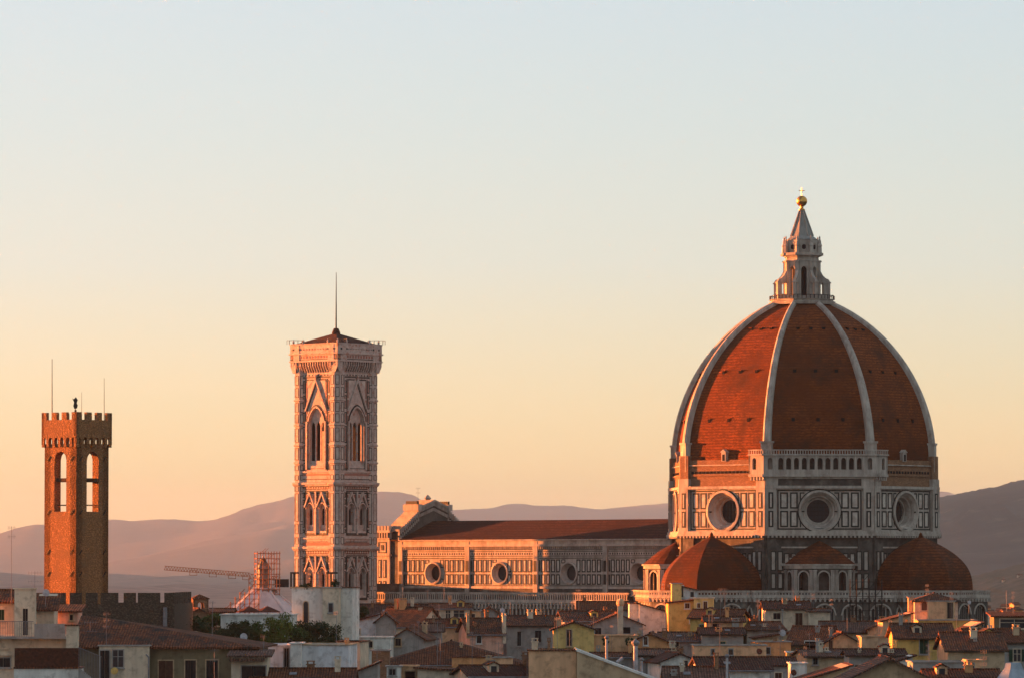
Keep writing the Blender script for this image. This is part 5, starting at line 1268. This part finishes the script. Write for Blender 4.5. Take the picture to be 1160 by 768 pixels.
# big near gable
bg = house(599, 653, 737, 737, 545, 'flat', PEACH, None, 0, 10, [], [(606, 722.5, 737, 7, 2), (622, 722, 737, 3, 1)], 'large peach wall with a pale coping near the bottom centre')
mb = MB(); d = 544; g0 = empty('gable_wall', 'grey stained gable wall sloping down to the right beside the large peach wall', 'wall', (0, 0, 0))
pa, pb = P2(653.5, 737, d), P2(752, 774, d); mb.prism([(pa.x, 0), (pb.x, 0), (pb.x, pb.z), (pa.x, pa.z)], d, d + 10); mb.build('wall', TAN, g0)
mb = MB(); mb.prism([(pa.x - .1, pa.z), (pb.x, pb.z), (pb.x, pb.z + .25), (pa.x - .1, pa.z + .25)], d - .25, d + 10.2); mb.build('coping', WHITES, g0)
# right of centre
yh = house(627, 673, 711.5, 703.5, 700, 'front', YELLOW, ROOF, 0, 12, [(642, 647.5, 713, 731, 'k')], [], 'yellow gabled house with one tall grey-blue shuttered window')
house(640, 702, 702, 692, 800, 'side', GREYS, ROOF, 5, 14, [(675, 681, 708, 714, 'k')], [], 'dark brown roof behind the yellow gabled house')
house(671, 728, 706, 694, 760, 'front', GREYS, ROOF, 0, 14, [(674, 681, 711, 718, 'k'), (705, 714, 710, 717, 'd')], [], 'dark grey gable behind a tall round-capped chimney stack')
house(656, 714, 689, 681, 850, 'side', GREYS, ROOF, 0, 9, [], [], 'dark flat-looking roof just below the lit marble balustrade')
tc_ = empty('chimney_stack', 'tall cream chimney stack with a rounded cap catching the sun', 'chimney', (at(702, 0, 755).x, 755, 0), 0)
mb = MB(); mb.box(-.42, .42, -.42, .42, 10, zf(686, 755)); mb.build('shaft', CREAM, tc_)
mb = MB(); z = zf(686, 755); mb.lathe([(.45, z), (.62, z + .3), (.62, z + .7), (.35, z + 1.05), (.1, z + 1.2)], 10); mb.build('cap', PEACH, tc_)  # sunlight on the cream stack's top put in as peach
house(713, 725, 683.5, 683.5, 812, 'flat', WHITES, None, 0, 8, [], [], 'narrow white end wall left of the sloping white house', 'house_wing', 'building')
house(724, 757.5, 693, 682, 810, 'shedR', WHITES, ROOF, 0, 12, [], [(757, 696, 716, 3.5, 0)], 'white windowless house with a roof sloping down to the right')
house(757, 787, 682, 678, 790, 'shedL', OCHRE, ROOF, 0, 12, [(776, 781, 683, 688.5, 'b')], [(776, 710, 714, .1, 0)] if False else [], 'ochre house wing with a brown roof slope left of the yellow tower block')
house(786, 808, 677.5, 677.5, 788, 'flat', YELLOW, None, -3, 10, [(790, 793, 683, 688, 'b'), (797, 801, 681, 690, 'b'), (781.5, 786, 698, 705, 'k')], [], 'tall yellow block with two small brown windows near its top')
house(761, 772, 661, 661, 800, 'flat', YELLOW, None, 0, 5, [], [], 'yellow rooftop tower on the ochre house below the red apse dome', 'rooftop_block', 'building')
house(771, 790, 668, 662, 802, 'shedR', BLUEW, ROOF3, 0, 5, [(771.5, 774, 663, 676, 'k'), (782, 786, 670, 676, 'w')], [], 'pale blue rooftop room sloping right of the yellow rooftop tower', 'rooftop_block', 'building')
house(672, 722, 720, 718, 705, 'flat', PEACH, None, 0, 8, [], [], 'peach parapet wall with potted shrubs between yellow and orange houses', 'parapet_block', 'building')
house(716, 756, 725, 716.5, 700, 'front', ORANGE, ROOF2, -4, 12, [(729.5, 733.5, 721, 730, 'b')], [], 'orange gabled house with one small brown window')
leafmass('potted_shrub', 'spiky shrub on the peach parapet beside the white pipe', 'plant', 682, 692, 722, 731, 699, 1.2, 260, D_, .2, seed=51)
leafmass('potted_shrub', 'spiky shrub on the peach parapet left of the orange house', 'plant', 707, 718, 722, 731, 699, 1.2, 260, D_, .2, seed=52)
house(782, 836, 698.5, 690, 770, 'side', OCHRE, ROOF, -10, 12, [], [(820, 688, 694, 3, 5)], 'brown tiled roof below the tall yellow block')
house(800, 842, 702.5, 698, 745, 'side', PEACH, ROOF2, 0, 7, [(806, 816, 706, 713, 'd')], [(833, 700, 712, 8, 0)], 'peach balcony house with a low roof right of the yellow block')
house(795, 842, 717, 711, 715, 'side', GREYS, ROOF, 0, 10, [], [(815, 710, 718, 7, 2)], 'dark roof in front of the peach balcony house')
house(745, 800, 724, 716, 718, 'side', GREYS, ROOF, -6, 12, [(764, 769, 727, 733, 'k')], [(780, 716, 726, 4, 3)], 'grey house with a dark roof right of the orange gable')
house(722, 772, 741, 735, 650, 'side', GREYS, ROOF, 0, 12, [(738, 743, 744, 750, 'k')], [(764, 733, 742, 5, 3)], 'low dark roofed house below the orange gable')
house(748, 792, 748, 739, 640, 'front', WHITES, ROOF, 8, 10, [(775, 779, 748, 754, 'k')], [], 'white stained gable between dark roofs near the lower centre')
house(672, 726, 743, 739, 655, 'side', GREYS, ROOF, 0, 10, [], [], 'dark low roof behind the two white flue pipes')
house(786, 868, 731, 728, 668, 'flat', PEACH, None, 0, 8, [(806, 809, 735, 741, 'k'), (826, 830, 735, 741, 'k')], [], 'long peach parapet wall with clutter on its roof')
house(756, 822, 770, 755, 545, 'side', PEACH, ROOF, 0, 10, [], [(764, 758, 768, 6, 2)], 'red-brown roof at the bottom edge with a round-hooded chimney')
house(795, 872, 757, 744, 580, 'side', WHITES, ROOF, 4, 12, [], [], 'red-brown roof with a white eaves wall at the lower centre right')
# row in front of the apses
hc = house(867, 917, 688.5, 681, 840, 'side', CREAM, ROOF, 0, 12, [(876, 884, 694, 701, 'k'), (901, 909, 694, 710, 'b')], [(886, 690, 704, 1.6, -1)], 'cream house with a pale fascia and low roof in front of the marble apse')
house(916, 940, 691.5, 689.5, 838, 'side', CREAM, ROOF, 0, 8, [], [], 'plain cream annex right of the house with the pale fascia', 'house_wing', 'building')
house(846, 888, 712, 704, 775, 'side', GREYS, ROOF2, 6, 12, [], [(868, 706, 716, 3, 2)], 'brown roof with satellite dish in front of the cream house')
house(856, 900, 722, 714, 745, 'shedL', TAN, ROOF, 0, 12, [], [], 'tan wall under a roof rising to the right near the large satellite dish')
house(893, 936, 728, 709, 720, 'side', DULL, ROOF, -12, 14, [(912, 932, 726, 738, 'd')], [], 'dark brown roofed loggia with a deep shadowy opening')
house(934, 974, 727, 715.5, 712, 'front', PEACH, ROOF, 0, 14, [(939, 943, 725, 735, 'b')], [], 'peach brown gable with a small brown shutter')
house(930, 1008, 715, 703.5, 790, 'side', TAN, ROOF, -4, 16, [(985, 992, 720, 728, 'k')], [], 'large brown roof in front of the right marble apse')
house(985, 1006, 712, 701, 785, 'shedL', PEACH, ROOF2, 0, 10, [], [(1001, 698, 710, 6, 3)], 'peach wall sloping up to a red capped chimney')
house(858, 896, 727, 727, 690, 'flat', ORANGE, None, 4, 8, [(868, 872, 733, 740, 'k')], [(880, 722, 728, 3, 2)], 'orange block wall beside the long peach parapet')
house(893, 914, 739, 739, 655, 'flat', YELLOW, None, 0, 6, [], [], 'small yellow roof wall below the shadowy loggia', 'rooftop_block', 'building')
house(896, 914, 751.5, 751.5, 590, 'flat', WHITES, None, 0, 6, [], [], 'plain white box carrying a red satellite dish', 'rooftop_block', 'building')
house(914, 962, 742, 735, 640, 'side', TAN, ROOF, 5, 12, [(921, 926, 745, 752, 'k')], [(940, 733, 742, 4, 3)], 'tan house with cluttered brown roof below the peach brown gable')
house(868, 900, 752, 744, 610, 'side', GREYS, ROOF, 0, 10, [], [], 'low brown roof left of the white box')
house(905, 962, 772, 752, 560, 'shedL', TAN, ROOF, 0, 14, [], [], 'long brown roof slope rising to the right at the bottom edge')
fg = house(958, 1058, 769, 744.5, 520, 'front', TAN, ROOF, 0, 14, [], [], 'broad tan gable with deep brown eaves at the bottom edge', ov=1.1)
house(962, 1025, 741, 735, 625, 'side', GREYS, ROOF, 0, 10, [], [(975, 733, 743, 3, 2), (1012, 735, 742, 3, 2)], 'low brown roof behind the broad tan gable')
house(1006, 1034, 751, 741, 600, 'shedL', WHITES, ROOF, 0, 6, [], [], 'small white sloping wall right of the tan gable peak')
# right side
rh = house(1016, 1080, 721, 706, 660, 'side', OCHRE, ROOF, 0, 14, [(1042, 1051, 724, 740, 'g'), (1064, 1069, 725, 740, 'w'), (1071, 1075, 725, 740, 'g')], [], 'ochre house with a closed green shutter and a pale framed window')
house(1078, 1112, 722, 703.5, 662, 'shedL', PEACH, ROOF, 0, 15, [], [], 'peach wall climbing to the right of the ochre house')
house(1040, 1106, 702.5, 700, 700, 'flat', OCHRE, None, 0, 6, [], [], 'narrow ochre band wall above the brown roof of the green shuttered house')
house(1029, 1035, 676.5, 676.5, 772, 'flat', PEACH, None, 0, 1.2, [], [], 'tall thin peach chimney wall lit by the last sun', 'chimney_wall', 'chimney')
house(1036, 1085, 679, 671, 770, 'hip', CREAM, ROOF2, 0, 8, [(1044, 1050, 681, 691, 'a')], [], 'cream roof loggia with a hipped tile roof and arched window under the right apse')
house(1051, 1075, 681, 681, 764, 'flat', PEACH, None, -18, 4, [(1073, 1079, 682, 700, 'k')], [], 'peach box on the roof loggia glowing in the last sun', 'rooftop_block', 'building')  # sunlit stretch of the loggia wall, its glow put in as peach
house(1000, 1032, 703, 693, 745, 'shedL', PEACH, ROOF2, 0, 10, [], [], 'red-brown slope rising to the thin lit chimney wall')
house(1022, 1048, 711, 711, 720, 'flat', GREYS, None, 0, 8, [], [], 'grey roof terrace below the thin lit chimney wall', 'rooftop_block', 'building')
house(976, 1018, 721, 721, 700, 'flat', TAN, None, 0, 8, [], [], 'tan wall left of the ochre green shuttered house')
house(1074, 1138, 735, 716, 610, 'side', TAN, ROOF2, 0, 16, [], [(1108, 722, 728, 3, 4)], 'tan wall under a broad brown roof with small tiles at the right')
house(1104, 1165, 726, 712, 640, 'side', GREYS, ROOF, 6, 14, [], [(1130, 708, 720, 4, 5)], 'dark tiled roof near the right edge below the wooden shed')
house(1126, 1175, 697, 692.5, 690, 'shedF', DULL, ROOF, 0, 6, [(1133, 1165, 701, 711, 'w')], [], 'dark brown roof shed with a long bluish window at the right edge', 'roof_shed', 'shed')
house(1034, 1098, 750, 744, 575, 'flat', GREYS, None, 0, 8, [], [], 'dark green-grey roof ledge below the ochre house', 'rooftop_block', 'building')
house(1052, 1132, 766, 758, 540, 'side', CREAM, ROOF, 0, 9, [], [(1100, 749, 760, 9, 3)], 'brown roof at the bottom edge left of the pale pavilion tent')
house(1096, 1112, 748, 748, 560, 'flat', PEACH, None, 0, 4, [(1099, 1103, 751, 756, 'k')], [], 'small peach chimney block beside the tan wall', 'rooftop_block', 'building')
# the tent canopy
o = empty('pavilion_tent', 'pale blue pyramid tent at the lower right corner', 'tent', (at(1148, 760, 510).x, 510, zf(772, 510)), 10)
mb = MB(); mb.lathe([(2.1, 0), (1.05, 1.35), (.85, 1.95), (.78, 2.0)], 8, a0=.2); mb.build('canopy', TENT, o)
mb = MB()
for i in range(4): a = R(30 + 90 * i); mb.tube((2.0 * math.cos(a), 2.0 * math.sin(a), -6), (2.0 * math.cos(a), 2.0 * math.sin(a), 0.1), .05, 6)
mb.build('frame', METAL, o)
# flues
def flue(px, yt, yb, d, r, label, elbow=False):
    o = empty('flue_pipe', label, 'flue', (at(px, 0, d).x, d, 0), 0, 'white metal flue pipes'); z0, z1 = zf(yb, d) - 4, zf(yt, d)
    mb = MB(); mb.tube((0, 0, z0), (0, 0, z1 - .9 * r / .3), r, 12)
    if elbow: mb.tube((0, 0, z1 - .5), (.7, 0, z1), r, 10)
    mb.build('pipe', DISH, o)
    if not elbow: mb = MB(); k = r / .3; mb.lathe([(r * 1.1, z1 - .95 * k), (r * 1.9, z1 - .6 * k), (r * 1.9, z1 - .45 * k), (.02, z1)], 12); mb.build('cowl', METAL, o)
flue(719, 723, 762, 560, .26, 'tall white flue pipe with a pointed cowl behind the grey gable wall')
flue(686.5, 719, 750, 600, .16, 'slim white flue pipe left of the tall one')
flue(698, 745, 760, 570, .2, 'short bent white flue pipe behind the sloping coping', True)
flue(726, 744, 758, 575, .14, 'short thin white flue pipe right of the tall one')
flue(822, 740, 768, 540, .14, 'thin bluish flue pipe rising from the white eaves wall')
# satellite dishes
def dish(px, py, d, r, label, m=DISH, rz=20):
    o = empty('satellite_dish', label, 'satellite dish', (at(px, py, d).x, d, zf(py, d)), rz, 'satellite dishes on the roofs')
    mb = MB(); mb.M = Matrix.Rotation(R(78), 4, 'X'); mb.lathe([(.02, -.12 * r), (r * .5, -.07 * r), (r * .85, .04 * r), (r, .12 * r), (r * .98, .14 * r), (r * .5, -.03 * r), (.02, -.08 * r)], 20, cap0=False, cap1=False); mb.build('reflector', m, o, smooth=True)
    mb = MB(); mb.tube((0, -.05, -.1), (0, -.8 * r, -.35 * r), .025, 5); mb.tube((0, .1, 0), (0, .15, -1.6), .04, 6); mb.build('mount', METAL, o)
dish(52, 671, 562, .42, 'grey satellite dish on a thin mast above the red lean-to')
dish(886.5, 716.5, 742, .52, 'white satellite dish below the cream house with the pale fascia')
dish(569, 691, 800, .42, 'pale satellite dish beside the sunlit chimney')
dish(899, 761.5, 588, .38, 'dark red satellite dish on the plain white box', PARAS)
dish(860, 737.5, 660, .42, 'dark red satellite dish on the orange block wall', PARAS)
dish(276, 721, 640, .5, 'white satellite dish in front of the terrace hedge')
dish(1098, 682, 730, .3, 'small pale dish on the roof loggia')
# TV aerials
def aerial(px, yt, yb, d, label, n=5, arms=1.0, rz=0):
    o = empty('tv_aerial', label, 'aerial', (at(px, 0, d).x, d, 0), rz, 'thin rooftop tv aerials')
    z0, z1 = zf(yb, d), zf(yt, d); mb = MB(); mb.tube((0, 0, z0 - 1.5), (0, 0, z1), .028, 5); mb.build('mast', METAL, o)
    mb = MB()
    for q in range(2):
        z = z1 - .15 - q * 1.0; mb.tube((-.5 * arms, 0, z), (.6 * arms, 0, z), .018, 4)
        for k in range(n): x = (-.45 + k * .22) * arms; mb.tube((x, 0, z - .22), (x, 0, z + .22), .012, 4)
    mb.build('antenna_arms', METAL, o)
for a in ((16, 596, 668, 556, 'very tall thin aerial mast above the flat roofed cream block at the left'), (42.5, 647, 680, 564, 'aerial with long arms left of the grey satellite dish'), (105, 703, 732, 548, 'pale aerial standing on the long tiled roof'),
          (496, 703, 768, 625, 'tall aerial mast in front of the sun-tinted middle wall'), (470, 706, 740, 690, 'thin aerial beside the grey gabled house'), (428, 737, 757, 600, 'aerial on the brick roof block'), (597, 733, 768, 546, 'aerial left of the large peach wall'),
          (802, 694, 712, 740, 'pale aerial by the peach balcony house'), (672, 697, 712, 755, 'small aerial on the dark grey gable'), (474, 552, 570, 1072, 'twin thin rods above the west gable') , (861, 706, 722, 770, 'short aerial on the brown roof before the cream house'),
          (945, 738, 760, 630, 'aerial above the cluttered brown roof'), (1137, 668, 692, 700, 'thin aerial above the dark shed at the right'), (645, 714, 737, 690, 'aerial against the yellow gabled house wall'), (1010, 708, 724, 700, 'aerial on the tan wall left of the ochre house'), (565, 727, 756, 636, 'aerial at the right slope of the big hipped roof'), (758, 662, 682, 800, 'thin aerial beside the yellow rooftop tower'), (245, 735, 768, 530, 'pale aerial before the dull yellow wall')):
    aerial(a[0], a[1], a[2], a[3], a[4], arms=1.6 if a[0] in (42.5, 105) else 1.0, rz=random.uniform(-30, 30))
# more aerials, one on every other roof, each with its own tilt and number of arms
cnt = 0
for (h, w, L, ze, zr, kind, lab, d) in AER:
    if w < 3.5 or rd.random() < .25 or d > 900: continue
    cnt += 1; x = rd.uniform(-w * .38, w * .38); y = L * .5; hh = rd.uniform(1.8, 4.2)
    zb = zr if kind == 'side' else (ze + zr) / 2 if kind != 'flat' else ze
    p = Matrix.Rotation(h.rotation_euler.z, 4, 'Z') @ Vector((x, y, 0))
    words = lab.split(); short = ' '.join(words[:9]); short = short if words[8:9] not in (['a'], ['the'], ['of'], ['with'], ['and']) else ' '.join(words[:8])
    o = empty('tv_aerial', 'thin aerial standing on the ' + short, 'aerial', (h.location.x + p.x, h.location.y + p.y, 0), rd.uniform(-60, 60), 'thin rooftop tv aerials')
    mb = MB(); tx, ty = rd.uniform(-.08, .08), rd.uniform(-.05, .05); mb.tube((0, 0, zb - .8), (tx, ty, zb + hh), .026, 5); mb.build('mast', METAL, o)
    mb = MB(); n = rd.randint(3, 7); ar = rd.uniform(.6, 1.2)
    for q in range(rd.randint(1, 3)):
        z = zb + hh - .1 - q * .7; mb.tube((-.5 * ar, 0, z), (.6 * ar, 0, z), .018, 4)
        for k in range(n): xx = (-.45 + k * .9 / n) * ar; mb.tube((xx, 0, z - .2), (xx, 0, z + .2), .012, 4)
    mb.build('antenna_arms', METAL, o)
# dark scaffold by the right exedra
p = at(981, 690, 955)
scaffold('scaffold', 'dark netted scaffold against the marble wall right of the middle exedra', (p.x, 955, 0), 6.2, 1.6, 20, zf(655, 955), 0, 1.2, 1.4, IRON, .06)
# far houses in the gaps
rnd = random.Random(11)
for k, (px, py, d, w) in enumerate(((1112, 694, 1500, 9), (1122, 693, 1650, 8), (1133, 691, 1800, 8), (1143, 692, 1600, 10), (1154, 690, 1750, 9), (1118, 688, 2300, 8), (1138, 686, 2400, 8), (1152, 684, 2350, 7), (201, 700, 1500, 8), (207, 697, 1750, 7), (245, 696, 1700, 8))):
    house(px - w / 2, px + w / 2, py, py - 2.2, d, 'side', rnd.choice([PEACH, CREAM, ORANGE]), ROOF2, rnd.uniform(-15, 15), 12, [], [], 'tiny distant house with a tiled roof at the edge of the city', 'distant_house', 'house', group='tiny distant houses at the edge of the city')
for k, (px, py, w) in enumerate(((1156, 651.0, 5), (1138, 656.6, 3.5))):
    house(px - w / 2, px + w / 2, py, py - 1.2, 5500, 'side', CREAM, ROOF2, 0, 16, [], [], 'pale speck of a villa on the wooded slope at the right edge', 'distant_villa', 'villa', group='villas on the far slope', zbase=14)
